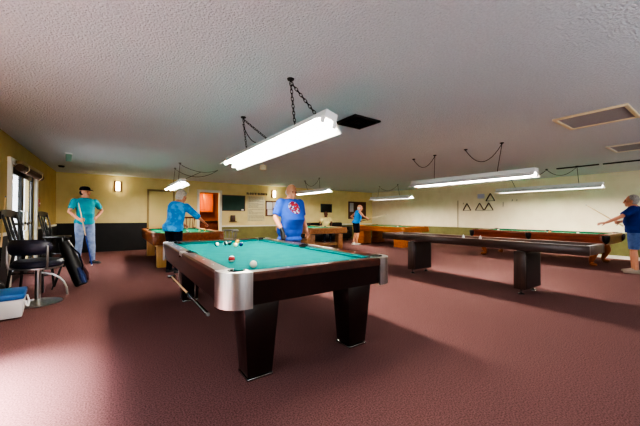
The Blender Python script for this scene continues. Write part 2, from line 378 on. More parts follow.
def pool_table(name, label, loc, W, L, Ht, wood_m, top_m, felt, cush, apron=.225, corner='metal', legs='slab', leg_m=None, cast_m=None, under=True):
    t = thing(name, label, 'pool table', loc, 0, 'pool tables set out in rows')
    rw, cw = .13, .05            # rail and cushion width
    hx, hy = W/2, L/2
    cc = .195 if corner == 'metal' else .16
    MB().box((0, 0, Ht-.065), (W-2*rw+.02, L-2*rw+.02, .06)).build('felt_bed', felt, t, 0)
    # rails: rounded wooden top, flat outer apron face leaning in slightly
    prof = [(0, -.06), (0, -.012), (.012, 0), (rw*.75, -.002), (rw, -.012), (rw, -.06)]
    aprof = [(.006, -.055), (.03, -apron), (.055, -apron), (.055, -.055)]
    runs = []
    for sx in (-1, 1):
        for y0, y1 in ((-hy+cc, -.075), (.075, hy-cc)): runs.append(((sx*hx, y0, Ht), (sx*hx, y1, Ht), (-sx, 0, 0), 3))
    for sy in (-1, 1): runs.append(((-hx+cc, sy*hy, Ht), (hx-cc, sy*hy, Ht), (0, -sy, 0), 3))
    for p0, p1, nr, ns in runs:
        s = MB().sweep(prof, p0, p1, nr); s.mi = 1; a, b2, n_ = V(p0), V(p1), V(nr)
        for k in range(ns):
            q = a.lerp(b2, (k+1)/(ns+1))+n_*rw*.5
            s.cyl(q+V((0, 0, -.004)), q+V((0, 0, .0015)), .008, .008, 8)
        s.build('rail', [top_m, MT['enamel']], t)
        cp = [(rw, -.012), (rw+cw, -.022), (rw+cw, -.03), (rw+.02, -.045), (rw, -.045)]
        e = (b2-a).normalized()*.035
        MB().ring_loft([[p+n_*u+V((0, 0, v))+sg*e*(u-rw)/cw for u, v in cp] for p, sg in ((a+e*.4, 1), (b2-e*.4, -1))]).build('cushion', cush, t)
    for sx in (-1, 1): MB().sweep(aprof, (sx*hx, -hy+cc-.03, Ht), (sx*hx, hy-cc+.03, Ht), (-sx, 0, 0)).build('apron', wood_m, t)
    for sy in (-1, 1): MB().sweep(aprof, (-hx+cc-.03, sy*hy, Ht), (hx-cc+.03, sy*hy, Ht), (0, -sy, 0)).build('apron', wood_m, t)
    # corner blocks with a pocket notch
    for sx in (-1, 1):
        for sy in (-1, 1):
            R = .16 if corner == 'metal' else .13
            p = [(cc, 0)] + [(R-R*math.sin(a*PI/2/8), R-R*math.cos(a*PI/2/8)) for a in range(9)] + [(0, cc)]
            pk = [(rw, cc)] + [(.125+.052*math.cos(a), .125+.052*math.sin(a)) for a in [math.radians(x) for x in (98, 130, 165, 200, 225, 250, 285, 320, 352)]] + [(cc, rw)]
            poly = [(sx*(x-hx), sy*(y-hy)) for x, y in p+pk]
            if corner == 'metal':
                c = MB().prism(poly, Ht-.05, Ht+.003)
                outer = [(sx*(x-hx), sy*(y-hy)) for x, y in p]
                q = [(cc, .02)] + [(R-(R-.02)*math.sin(a*PI/2/8), R-(R-.02)*math.cos(a*PI/2/8)) for a in range(9)] + [(.02, cc)]
                c.prism(outer+[(sx*(x-hx), sy*(y-hy)) for x, y in q[::-1]], Ht-apron-.012, Ht-.05)
                c.build('corner_casting', cast_m or MT['chrome'], t)
            else:
                MB().prism(poly, Ht-.06, Ht).build('corner_block', top_m, t)
                MB().box((sx*(hx-.085), sy*(hy-.085), Ht-apron/2-.03), (.13, .13, apron-.06), bevel=.02).build('corner_post', wood_m, t)
            pc = MB().lathe([(.058, -.02), (.056, -.12), (.03, -.15), (.001, -.15), (.001, -.145), (.028, -.145), (.051, -.115), (.053, -.02)], (sx*(hx-.125), sy*(hy-.125), Ht))
            lip = []
            for a in [math.radians(x) for x in (100, 130, 165, 200, 225, 250, 285, 320, 350)]:
                px, py = .125+.051*math.cos(a), .125+.051*math.sin(a); ux, uy = math.cos(a), math.sin(a)
                lip.append([V((sx*(px+ux*o_-hx), sy*(py+uy*o_-hy), Ht+z_)) for o_, z_ in ((-.004, -.05), (.004, -.05), (.009, .004), (.006, .009), (-.003, .007))])
            pk_ = pc.build('pocket', MT['black'], t)
            MB().ring_loft(lip).build('pocket_rim', MT['black'], pk_)
    for sx in (-1, 1):
        c = MB().box((sx*(hx-.03), 0, Ht-.02), (.06, .15, .045), bevel=.008)
        c.build('side_pocket_casting', (cast_m or MT['chrome']) if corner == 'metal' else top_m, t)
        pc = MB().lathe([(.056, -.015), (.054, -.11), (.001, -.12), (.001, -.115), (.05, -.105), (.05, -.015)], (sx*(hx-.11), 0, Ht))
        lip = []
        for k_ in range(9):
            a = -PI/2+PI*k_/8
            ux, uy = sx*math.cos(a), math.sin(a)
            lip.append([V((sx*(hx-.11)+ux*o_, uy*o_, Ht+z_)) for o_, z_ in ((.048, -.05), (.056, -.05), (.062, .002), (.058, .008), (.049, .006))])
        pk_ = pc.build('pocket', MT['black'], t); MB().ring_loft(lip).build('pocket_rim', MT['black'], pk_)
    zb = Ht-apron
    if under: MB().box((0, 0, zb+.02), (W-.36, L-.36, .1)).build('underframe', MT['black'] if legs == 'slab' else wood_m, t, 0)
    MB().box((0, 0, Ht-.12), (W-.14, L-.14, .05)).build('slate', MT['black'], t, 0)
    zb -= .03
    lm = leg_m or wood_m
    if legs == 'slab':
        for sx in (-1, 1):
            for sy in (-1, 1):
                cx, cy = sx*(hx-.225-.095), sy*(hy-.16-.09)
                lg = MB().box((cx, cy, zb/2+.012), (.19, .18, zb-.024), bevel=.004, taper=(1.42, 1.3)).build('leg', lm, t)
                MB().box((cx, cy, .008), (.2, .19, .016), bevel=.003).build('leg_foot', MT['steel'], lg)
    elif legs == 'square':
        for sx in (-1, 1):
            for sy in (-1, 1):
                cx, cy = sx*(hx-.22), sy*(hy-.26)
                MB().box((cx, cy, zb/2), (.2, .2, zb), bevel=.01).build('leg', lm, t)
        for sy in (-1, 1): MB().box((0, sy*(hy-.26), .2), (W-.6, .05, .1), bevel=.005).build('stretcher', wood_m, t)
        MB().box((0, 0, .2), (.1, L-.5, .09), bevel=.005).build('stretcher', wood_m, t)
    elif legs == 'pedestal':
        for sx in (-1, 1):
            for sy in (-1, 1): MB().box((sx*(hx-.36), sy*(hy-.42), zb/2), (.42, .36, zb), bevel=.012).build('leg', lm, t)
    elif legs == 'carved':
        for sx in (-1, 1):
            for sy in (-1, 1):
                cx, cy = sx*(hx-.26), sy*(hy-.34)
                lg = MB()
                # curved cabriole leg: swelling knee, thin ankle, paw foot
                pts = [(0, 0, zb+.01), (.035, .035, zb*.82), (.06, .06, zb*.62), (.03, .03, zb*.38), (.0, .0, zb*.2), (.03, .03, zb*.08), (.05, .05, .03)]
                lg.tube([(cx+sx*x, cy+sy*y, z) for x, y, z in pts], [.1, .105, .09, .06, .045, .055, .04], 14)
                lg.sphere((cx+sx*.055, cy+sy*.055, .045), (.075, .075, .045))
                lg.build('leg', lm, t)
        for sx in (-1, 1):
            for sy in (-1, 0, 1):
                # hanging leather pocket nets
                MB().lathe([(.07, 0), (.075, -.05), (.06, -.14), (.02, -.19), (.001, -.2)], (sx*(hx-.03), sy*(hy-.03), Ht-.03), 14).build('pocket_net', MT['leather'], t)
    return t

T1 = pool_table('pool_table', 'dark mahogany pool table with bright teal cloth and brushed metal corners', (.568+.79, 1.855+1.42, 0), 1.58, 2.84, .80, MT['mahog'], MT['mahogtop'], MT['teal'], MT['tealc'])
T2 = pool_table('pool_table', 'brown wooden pool table with green cloth where the person in bright blue plays', (1.485, 8.72, 0), 1.57, 2.84, .78, MT['brownwood'], MT['brownwood'], MT['feltg'], MT['feltgc'], apron=.27, corner='wood', legs='square', leg_m=MT['palewood'], under=False)
T3 = pool_table('pool_table', 'tan oak pool table in front of the seated person in pale yellow', (6.0, 9.25, 0), 1.62, 2.5, .775, MT['tan'], MT['tan'], MT['feltg'], MT['feltgc'], apron=.2, corner='wood', legs='square', leg_m=MT['tan'], under=False)
T4 = pool_table('pool_table', 'orange oak pool table on block legs beside the person in the tank top', (9.425, 8.5, 0), 1.55, 2.84, .775, MT['orange'], MT['orange'], MT['feltg'], MT['feltgc'], apron=.2, corner='wood', legs='pedestal', leg_m=MT['orange'], under=False)
T5 = pool_table('pool_table', 'red brown antique pool table with curved legs along the cream wall', (9.98, 3.36, 0), 1.56, 3.14, .78, MT['redwood'], MT['redwood'], MT['feltg'], MT['feltgc'], apron=.25, corner='wood', legs='carved', leg_m=MT['brownwood'], under=False)
for p in T5.children:
    pass

# shuffleboard table
SW, SL, SX, SY = .70, 3.52, 5.30, 2.89
sh = thing('shuffleboard_table', 'long dark walnut shuffleboard table on two slab legs', 'game table', (SX, SY, 0))
MB().box((0, 0, .735), (SW-.12, SL-.12, .05)).build('playfield', MT['shuffle'], sh, 0)
for sx in (-1, 1): MB().box((sx*(SW/2-.03), 0, .74), (.06, SL, .13), bevel=.006).build('side_rail', MT['walnut'], sh)
for sy in (-1, 1): MB().box((0, sy*(SL/2-.03), .74), (SW-.12, .058, .128), bevel=.006).build('end_rail', MT['walnut'], sh)
MB().box((0, 0, .69), (SW-.13, SL-.13, .03)).build('underframe', MT['black'], sh, 0)
for yc in (1.955-SY, 3.94-SY):
    lg = MB().box((.03, yc, .365), (.58, .16, .57), bevel=.006).build('leg', MT['walnut_v'], sh)
    MB().box((.03, yc-.081, .365), (.5, .012, .53)).build('leg_panel', MT['blackplastic'], lg, 0)
    for fx in (-.2, .24):
        MB().lathe([(.045, 0), (.045, .012), (.02, .022), (.012, .03), (.012, .085)], (fx, yc, 0), 14).build('leveler_foot', MT['steel'], lg)
        MB().box((fx, yc, .665), (.05, .1, .04)).build('leg_bracket', MT['steel'], lg, 0)
for (cx, cy), lb in zip(((4.99, 2.80), (4.99, 2.51)), ('white cone of chalk on the shuffleboard rail, farther one', 'white cone of chalk on the shuffleboard rail, nearer one')):
    tag(MB().lathe([(.022, 0), (.022, .01), (.016, .03), (.006, .055), (.001, .058)], (0, 0, 0), 14).build('chalk_cone', MT['paper'], None, loc=(cx, cy, .805)), lb, 'chalk', 'chalk cones on the shuffleboard')

# ------------------------------------------------------------------ balls
def ball(loc, kind, col, label, group, rot=(0, 0, 0)):
    m = MB().sphere((0, 0, 0), .0286, seg=24, rings=16)
    me = m.build('pool_ball', MT['white'], None)
    me.data.materials.clear()
    key = ('ball', kind, col)
    if key not in MT:
        mm = mat('ball_%s' % kind, rgb(*col), .12, coat=.5)
        if kind == 'stripe':
            nt = mm.node_tree; N = nt.nodes; b = N['Principled BSDF']
            tc = N.new('ShaderNodeTexCoord'); sp = N.new('ShaderNodeSeparateXYZ'); ab = N.new('ShaderNodeMath'); ab.operation = 'ABSOLUTE'
            lt = N.new('ShaderNodeMath'); lt.operation = 'LESS_THAN'; lt.inputs[1].default_value = .016
            mx = N.new('ShaderNodeMix'); mx.data_type = 'RGBA'; mx.inputs[6].default_value = rgb(240, 236, 224); mx.inputs[7].default_value = rgb(*col)
            nt.links.new(tc.outputs['Object'], sp.inputs[0]); nt.links.new(sp.outputs['Z'], ab.inputs[0]); nt.links.new(ab.outputs[0], lt.inputs[0])
            nt.links.new(lt.outputs[0], mx.inputs[0]); nt.links.new(mx.outputs[2], b.inputs['Base Color'])
        MT[key] = mm
    me.data.materials.append(MT[key])
    me.location = loc; me.rotation_euler = rot
    tag(me, label, 'pool ball', group)
G1 = 'balls on the teal table'; zb = .80-.035+.0286
ball((1.13, 3.98, zb), 'stripe', (20, 20, 22), 'white and dark striped ball, alone beside the small cluster on the teal cloth', G1, (1.2, .5, 0))
ball((1.265, 4.06, zb), 'stripe', (36, 60, 60), 'white striped ball touching the black ball on the teal cloth', G1, (.3, 1.2, 0))
ball((1.325, 4.06, zb), 'solid', (12, 12, 12), 'black ball in the middle of the cluster on the teal cloth', G1)
ball((1.31, 3.78, zb), 'stripe', (226, 200, 90), 'pale yellow striped ball at the front of the cluster on teal', G1, (1.4, .2, 0))
ball((1.40, 3.83, zb), 'solid', (16, 28, 84), 'dark blue ball beside the pale yellow striped ball', G1)
ball((1.50, 4.25, zb), 'solid', (232, 170, 60), 'yellow orange ball at the back of the cluster on teal', G1)
ball((.86, 2.58, zb), 'stripe', (160, 24, 26), 'red striped ball alone near the near corner of the teal cloth', G1, (-.25, .1, 0))
ball((.91, 2.21, zb), 'solid', (236, 228, 204), 'cream cue ball nearest the brushed metal corner', G1)
G2 = 'balls on the other tables'; zb2 = .78-.035+.0286
for q, kd, cl, lb in (((1.52, 7.9, zb2), 'solid', (238, 234, 224), 'white ball beside the hand of the person in bright blue'),
                      ((1.85, 8.1, zb2), 'solid', (235, 226, 180), 'pale ball farther along the brown table past the hand'),
                      ((2.05, 8.35, zb2), 'solid', (226, 180, 60), 'yellow ball near the kitchen side of the brown table')):
    ball(q, kd, cl, lb, G2)
zb5 = .78-.035+.0286
for q, cl, lb in (((9.6, 3.0, zb5), (230, 150, 60), 'orange ball on the red brown table by the cream wall'),
                  ((9.55, 2.4, zb5), (240, 238, 230), 'white ball on the red brown table, nearer its open end'),
                  ((9.62, 4.3, zb5), (240, 238, 230), 'white ball on the red brown table, toward its far end')):
    ball(q, 'solid', cl, lb, G2)
for q, cl, lb in (((8.95, 8.3, .7686), (40, 70, 50), 'dark green ball on the orange oak table'), ((9.05, 7.7, .7686), (236, 232, 220), 'white ball on the orange oak table')):
    ball(q, 'solid', cl, lb, G2)

# ------------------------------------------------------------------ cues
def cue(p0, p1, label, butt=None, L=None):
    """p0 tip, p1 butt end (world)"""
    p0, p1 = V(p0), V(p1); d = p1-p0; n = d.length
    o = thing('cue_stick', label, 'cue', p0, 0, 'pool cues')
    o.rotation_mode = 'QUATERNION'; o.rotation_quaternion = d.to_track_quat('Z', 'Y')
    MB().cyl((0, 0, .02), (0, 0, n*.52), .0065, .011, 12).build('shaft', MT['cueshaft'], o)
    MB().cyl((0, 0, .0), (0, 0, .02), .006, .0065, 12).build('tip', MT['bluelid'], o)
    MB().tube([(0, 0, n*.52), (0, 0, n*.7), (0, 0, n-.02)], [.011, .0125, .0145], 12).build('butt', butt or MT['cuebutt'], o)
    MB().tube([(0, 0, n-.02), (0, 0, n-.004), (0, 0, n)], [.0145, .0145, .010], 12).build('bumper', MT['enamel'], o)
    return o
rack = thing('cue_stick', 'cue with black butt stored on hooks under the long side of the teal table', 'cue', (0, 0, 0), 0)
q0, q1 = V((.60, 4.0, .425)), V((.60, 2.32, .425))
MB().cyl(q0, q0.lerp(q1, .55), .007, .011, 12).build('shaft', MT['cueshaft'], rack)
MB().tube([q0.lerp(q1, .55), q0.lerp(q1, .8), q1+V((0, .02, 0))], [.011, .014, .016], 12).build('butt', MT['cuebutt'], rack)
MB().cyl(q1+V((0, .02, 0)), q1, .0155, .012, 12).build('bumper', MT['alu'], rack)
MB().box((.60, 4.02, .425), (.09, .025, .035), bevel=.008).build('bridge_head', MT['steel'], rack)
for yy in (3.8, 2.95):
    h = MB().tube([(.64, yy, .60), (.64, yy, .42), (.625, yy, .40), (.60, yy, .403), (.578, yy, .42)], .006, 8).build('hook', MT['steel'], rack)

# ------------------------------------------------------------------ hanging fluorescent fixtures
def chain(mb, p0, p1, r=.0035, link=.045):
    p0, p1 = V(p0), V(p1); d = (p1-p0); n = max(2, int(d.length/(link*.72))); d.normalize()
    a = d.orthogonal().normalized(); b = d.cross(a)
    for k in range(n):
        c = p0.lerp(p1, (k+.5)/n); s = a if k % 2 else b
        mb.tube([c+d*(link/2*math.cos(t))+s*(link*.28*math.sin(t)) for t in [2*PI*j/10 for j in range(10)]], r, 5, closed=True)
def swag(p0, p1, sag, n=12):
    p0, p1 = V(p0), V(p1)
    return [p0.lerp(p1, k/n)-V((0, 0, sag*4*(k/n)*(1-k/n))) for k in range(n+1)]

def fixture(label, x, y0, y1, z, hooks, cords, links=False, width=.33, tilt=0.):
    """x centre, y0..y1 extent, z underside; hooks: list of (hx,hy,[attach points dx,y]); cords: list of (p0,p1,sag)"""
    t = thing('ceiling_light', label, 'hanging light', (x, (y0+y1)/2, z), 0, 'fluorescent lights hung on chains')
    t.rotation_euler = (0, tilt, 0); RI = M.Rotation(-tilt, 3, 'Y')
    L = y1-y0; hw = width/2
    MB().box((0, 0, .105), (.13, L, .07), bevel=.006).build('housing', MT['enamel'], t)
    rp = [(-hw, .0), (-hw, .008), (-.068, .075), (-.068, .09), (.068, .09), (.068, .075), (hw, .008), (hw, .0), (hw-.006, .003), (.06, .068), (-.06, .068), (-hw+.006, .003)]
    MB().ring_loft([[V((a, yy, b)) for a, b in rp] for yy in (-L/2+.01, L/2-.01)]).build('reflector', MT['enamel'], t)
    for sx in (-1, 1):
        MB().cyl((sx*.065, -L/2+.05, .04), (sx*.065, L/2-.05, .04), .0185, .0185, 10).build('fluorescent_tube', MT['tube'], t)
        for sy in (-1, 1):
            MB().box((sx*.065, sy*(L/2-.03), .05), (.04, .028, .065), bevel=.006).build('lamp_holder', MT['enamel'], t)
    for hx, hy, att in hooks:
        hk = V((hx-x, hy-(y0+y1)/2, H-z))
        h = MB().lathe([(.001, 0), (.034, 0), (.03, -.012), (.012, -.016), (.008, -.03)], hk, 14)
        bmesh.ops.transform(h.bm, matrix=RI.to_4x4(), verts=h.bm.verts[:])
        h.build('ceiling_hook', MT['darkmetal'], t)
        for dx, ay in att:
            c = MB(); p1 = V((dx, ay-(y0+y1)/2, .138)); p0 = RI@(hk+V((0, 0, -.03)))
            if links: chain(c, p0, p1)
            else: c.cyl(p0, p1, .005, .005, 6)
            c.build('chain', MT['darkmetal'], t)
    for p0, p1, sag in cords:
        o = V((x, (y0+y1)/2, z))
        MB().tube([RI@(q-o) for q in swag(p0, p1, sag)], .0055, 6).build('power_cord', MT['darkmetal'], t)
    return t

fixture('bright twin tube light hanging over the teal pool table', 1.53, 2.06, 4.78, 1.95,
        [(1.35, 2.42, [(-.055, 2.62), (.06, 2.3)]), (1.38, 3.72, [(-.055, 3.95), (.06, 3.35)])], [((1.48, 3.55, 2.1), (1.38, 3.74, 2.36), .05)], True, .30, .27)
fixture('bright light hanging over the brown table of the person in blue', 1.42, 7.9, 10.3, 1.93,
        [(1.34, 7.9, [(-.05, 8.25), ]), (1.38, 8.84, [(-.05, 9.0)])], [((1.34, 7.9, 2.42), (2.4, 8.4, 2.43), .12), ((1.38, 8.84, 2.42), (2.4, 8.4, 2.43), .2), ((1.9, 8.2, 2.31), (1.45, 8.0, 2.06), .0)])
fixture('long light hanging above the walnut shuffleboard table', 5.55, 1.9, 4.3, 1.82,
        [(5.5, 4.23, []), (5.5, 3.7, [(0, 3.75)]), (5.5, 3.04, []), (5.5, 2.4, [(0, 2.5)])], [((5.5, 4.23, 2.43), (5.5, 3.7, 2.43), .2), ((5.5, 3.04, 2.43), (5.5, 2.4, 2.43), .26)])
fixture('light hanging above the tan oak table behind the person in royal blue', 6.0, 8.05, 10.4, 1.99,
        [(5.7, 8.21, [(.0, 8.6)]), (5.75, 9.2, [(0, 9.4)])], [((5.7, 8.21, 2.43), (5.75, 9.2, 2.43), .22)])
fixture('light hanging above the red brown antique table by the cream wall', 9.95, 2.0, 4.5, 1.91,
        [(9.5, 3.03, []), (9.5, 2.4, [(.1, 2.5)]), (9.6, 4.0, [(.1, 4.0)])], [((9.5, 3.03, 2.43), (9.5, 2.4, 2.43), .18), ((9.6, 4.0, 2.43), (9.5, 3.03, 2.43), .2)])
fixture('farthest light hanging above the orange oak table', 9.4, 7.3, 9.5, 1.86,
        [(9.4, 9.0, [(0, 9.1)]), (9.4, 8.0, [(0, 7.9)])], [((9.4, 9.0, 2.43), (9.4, 8.0, 2.43), .2)])

# ------------------------------------------------------------------ ceiling fittings
def grille(name, label, x0, x1, y0, y1, ring, core, cat, louvre=False):
    t = thing(name, label, cat, ((x0+x1)/2, (y0+y1)/2, H)); w, l = x1-x0, y1-y0
    f = MB()
    for s in (-1, 1): f.box((s*(w/2-.02), 0, -.012), (.04, l, .024), bevel=.005); f.box((0, s*(l/2-.02), -.012), (w-.08, .04, .024), bevel=.005)
    f.build('frame', ring, t)
    if louvre:
        c = MB()
        for k in range(1, 4):
            a = 1-k*.24
            for s in (-1, 1):
                c.box((s*w/2*a, 0, -.012-.006*k), (.03, l*a, .006), rot=M.Rotation(s*.6, 3, 'Y')); c.box((0, s*l/2*a, -.012-.006*k), (w*a, .03, .006), rot=M.Rotation(-s*.6, 3, 'X'))
        c.build('louver', core, t, 0)
        MB().box((0, 0, -.004), (w-.04, l-.04, .006)).build('backing', MT['black'], t, 0)
    else:
        MB().box((0, 0, -.005), (w-.07, l-.07, .008)).build('filter_panel', core, t, 0)
grille('ceiling_vent', 'black square air vent in the ceiling beside the bright light', 2.47, 2.93, 2.78, 3.2, MT['darkmetal'], MT['darkmetal'], 'vent', True)
grille('return_grille', 'large grey return air panel with beige frame, nearer one', 4.7, 5.42, .74, 1.44, MT['beige'], MT['grille'], 'grille')
grille('return_grille', 'grey return air panel with pale frame, farther one near the cream wall', 7.28, 8.05, .75, 1.44, MT['white'], MT['grille'], 'grille')
trk = thing('ceiling_track', 'thin black track running along the ceiling near the cream wall', 'track', (9.55, 1.9, H))
for a, b in ((-.75, .03), (.1, .93)): MB().box((0, (a+b)/2, -.014), (.035, b-a, .028), bevel=.004).build('rail_section', MT['darkmetal'], trk)
sm = tag(MB().lathe([(.001, -.045), (.05, -.042), (.065, -.02), (.07, 0)], (0, 0, 0)).build('smoke_detector', MT['darkmetal'], None, loc=(-1.1, 10.2, H)), 'dark round detector on the ceiling above the far corner', 'detector')
el = thing('hanging_exit_light', 'small pale green lamp hanging from the ceiling by the glass door', 'emergency light', (-.75, 8.0, H))
MB().box((0, 0, -.012), (.12, .08, .024), bevel=.004).build('base', MT['enamel'], el)
MB().box((0, 0, -.1), (.1, .035, .15), bevel=.01).build('lamp_body', mat('pale_green_plastic', rgb(110, 150, 130), .3), el)
bx = thing('hanging_alarm_box', 'small cream box hanging from the ceiling past the bright light', 'alarm', (2.99, 6.7, H))
MB().cyl((0, 0, 0), (0, 0, -.05), .012, .012, 8).build('stem', MT['beige'], bx)
MB().box((0, 0, -.11), (.14, .1, .12), bevel=.012).build('case', MT['beige'], bx)

# ------------------------------------------------------------------ wall fittings
for xx, lb in ((.14, 'glowing wall sconce above the black panel'), (5.74, 'glowing wall sconce above the cork notice board')):
    t = thing('wall_sconce', lb, 'wall light', (xx, YB, 2.1), 0, 'wall sconces')
    MB().box((0, -.02, 0), (.2, .03, .34), bevel=.006).build('back_plate', MT['brownframe'], t)
    MB().tube([(0, -.085, -.14), (0, -.085, .14)], .055, 16).build('lamp_shade', MT['lampshade'], t)
cb = thing('chalkboard', 'dark green chalkboard beside the kitchen doorway', 'chalkboard', (3.98, YB, 1.665))
MB().box((0, -.012, 0), (.90, .02, .58)).build('board', MT['chalk'], cb, 0)
f = MB()
for s in (-1, 1): f.box((s*.455, -.016, 0), (.03, .03, .63)); f.box((0, s*.3, -.016*0-.0), (.94, .03, .03)) if False else f.box((0, -.016, s*.3), (.88, .03, .03))
f.build('frame', MT['brownframe'], cb)
MB().box((.36, -.03, -.265), (.09, .03, .06), bevel=.005).build('eraser', MT['paper'], cb)
wb = thing('wall_box', 'small dark brown box on a bracket under the chalkboard', 'wall box', (3.94, YB, .94))
MB().box((0, -.05, .12), (.18, .08, .24), bevel=.01).build('case', MT['brownframe'], wb)
MB().box((0, -.07, -.01), (.28, .13, .02), bevel=.004).build('tray', MT['brownframe'], wb)
ps = thing('rules_sign', 'tall poster of grey printed lines on the far wall', 'poster', (4.94, YB, 1.46))
MB().box((0, -.006, 0), (.76, .01, 1.06)).build('sheet', MT['poster'], ps, 0)
ln = MB(); zz = .48
while zz > -.5:
    xw = -.34
    while xw < .3:
        w = random.uniform(.04, .12); ln.box((xw+w/2, -.012, zz), (w, .002, .018)); xw += w+.02
        if random.random() < .06: break
    zz -= .046 if random.random() > .2 else .075
ln.build('printed_lines', MT['ink'], ps, 0)
tt = MB(); xw = -.44
for k in range(12):
    if k == 6: xw += .05
    w = .058
    tt.box((xw+.008, -.01, 0), (.014, .02, .085))
    if k % 3 != 1: tt.box((xw+.04, -.01, .0), (.014, .02, .085))
    if k % 2 == 0: tt.box((xw+.024, -.01, .035), (.04, .02, .014))
    if k % 3 != 0: tt.box((xw+.024, -.01, -.002), (.04, .02, .014))
    if k % 4 != 0: tt.box((xw+.024, -.01, -.036), (.04, .02, .014))
    xw += .074
tag(tt.build('wall_lettering', MT['darkink'], None, 0, loc=(4.96, YB, 2.08)), 'row of small dark letters above the tall grey poster', 'lettering')
nb = thing('notice_board', 'cork notice board with white papers behind the person in royal blue', 'notice board', (6.1, YB, 1.475))
MB().box((0, -.012, 0), (1.42, .02, .58)).build('cork_panel', MT['cork'], nb, 0)
f = MB()
for s in (-1, 1): f.box((s*.72, -.016, 0), (.04, .032, .66)); f.box((0, -.016, s*.31), (1.40, .032, .04))
f.build('frame', MT['brownframe'], nb)
for k, (px, pz, pw, ph) in enumerate(((-.55, .12, .27, .3), (-.53, -.16, .24, .24), (-.28, .15, .22, .26), (.25, .08, .3, .36), (.55, .0, .22, .3))):
    tag(MB().box((6.1+px, YB-.025, 1.475+pz), (pw, .004, ph)).build('paper_sheet', MT['paper'], None, 0),
        ['white paper at the upper left of the cork board', 'white paper at the lower left of the cork board', 'white paper second along the top of the cork board', 'large white paper right of the bare cork', 'white paper at the right end of the cork board'][k], 'paper', 'papers pinned on the cork board')
tv = thing('wall_screen', 'dark flat screen hung on the far wall above the seated person', 'screen', (8.55, YB, 1.54))
MB().box((0, -.05, 0), (.66, .05, .42), bevel=.01).build('bezel', MT['blackplastic'], tv)
MB().box((0, -.077, 0), (.6, .004, .36)).build('display', MT['screen'], tv, 0)
MB().box((0, -.015, 0), (.2, .03, .2)).build('bracket', MT['darkmetal'], tv, 0)
bp = thing('display_board', 'brown framed board behind the person in the tank top', 'board', (10.6, YB, 1.47))
MB().box((0, -.012, 0), (1.16, .02, .84)).build('panel', MT['brownframe'], bp, 0)
f = MB()
for s in (-1, 1): f.box((s*.58, -.018, 0), (.06, .034, .9)); f.box((0, -.018, s*.42), (1.10, .034, .06))
f.build('frame', MT['redcab'], bp)
MB().box((-.4, -.026, .15), (.26, .004, .46)).build('grey_sheet', MT['grille'], bp, 0)
ar = thing('fire_alarm_sign', 'red fire alarm pull box on the ochre wall by the glass door', 'alarm', (XL, 9.0, 1.43))
MB().box((.025, 0, 0), (.05, .12, .17), bevel=.01).build('case', MT['red'], ar)
MB().box((.055, 0, -.01), (.012, .08, .03), bevel=.003).build('pull_bar', MT['paper'], ar)
# triangle racks on the cream wall
def triangle(y, z, label):
    t = tag(MB().build('hanging_ball_rack', MT['brownframe'], None), label, 'triangle rack', 'triangle racks on the cream wall')
    bpy.data.meshes.remove(t.data) if False else None
    mb = MB(); R_ = []
    s = .17
    out = [(-s, 0), (s, 0), (0, .30)]
    pts = []
    for i in range(3):
        a, b_, c_ = V(out[i-1]), V(out[i]), V(out[(i+1) % 3])
        for f_ in (.12, .04): pts.append(b_.lerp(a, f_)*.97+(b_.lerp(c_, .04)*.03))
        for f_ in (.04, .12): pts.append(b_.lerp(c_, f_)*.97+(b_.lerp(a, .04)*.03))
    cen = V((0, .1))
    rings = []
    for p in pts:
        q = cen+(p-cen)*.87
        rings.append([V((0, p.x, p.y)), V((-.055, p.x, p.y)), V((-.055, q.x, q.y)), V((0, q.x, q.y))])
    mb.ring_loft(rings, False, True)
    bmesh.ops.recalc_face_normals(mb.bm, faces=mb.bm.faces[:])
    mb.bm.to_mesh(t.data); mb.bm.free()
    t.location = (XR, y, z)
    nl = MB().tube([(-.0, 0, .275), (-.05, 0, .278), (-.062, 0, .29)], .006, 6).build('wall_hook', MT['darkmetal'], t)
triangle(6.40, 1.41, 'wooden triangle rack on the cream wall, lone one nearest the far corner')
triangle(5.90, 1.41, 'wooden triangle rack on the cream wall, middle one of the lower row')
triangle(5.56, 1.41, 'wooden triangle rack on the cream wall, lower row nearest the hanging light')
triangle(5.50, 1.76, 'wooden triangle rack on the cream wall hung above the others')
tag(MB().box((XR-.004, 5.86, 1.96), (.006, .26, .17)).build('paper_sign', mat('bluish_paper', rgb(206, 206, 224), .8), None, 0), 'small bluish white paper sign beside the top triangle rack', 'sign')
tag(MB().tube([(XR-.015, 6.79, .72), (XR-.015, 6.79, 1.82)], .012, 8).build('wall_conduit', MT['doorframe'], None), 'thin vertical tan conduit on the cream wall left of the triangle racks', 'conduit')
for k, (yy, z0) in enumerate(((6.55, 1.72), (5.05, 1.7), (4.75, 1.78), (4.6, 1.78))):
    tag(MB().tube([(XR, yy, z0), (XR-.03, yy, z0), (XR-.034, yy, z0-(.16 if k == 1 else .04)), (XR-.05, yy, z0-(.17 if k == 1 else .05))], .007, 6).build('wall_hook', MT['brownframe'], None),
        ['small brown hook beside the lone triangle rack', 'longer brown hook right of the triangle racks', 'first of two tiny hooks near the hanging light', 'second of two tiny hooks near the hanging light'][k], 'hook', 'hooks on the cream wall')

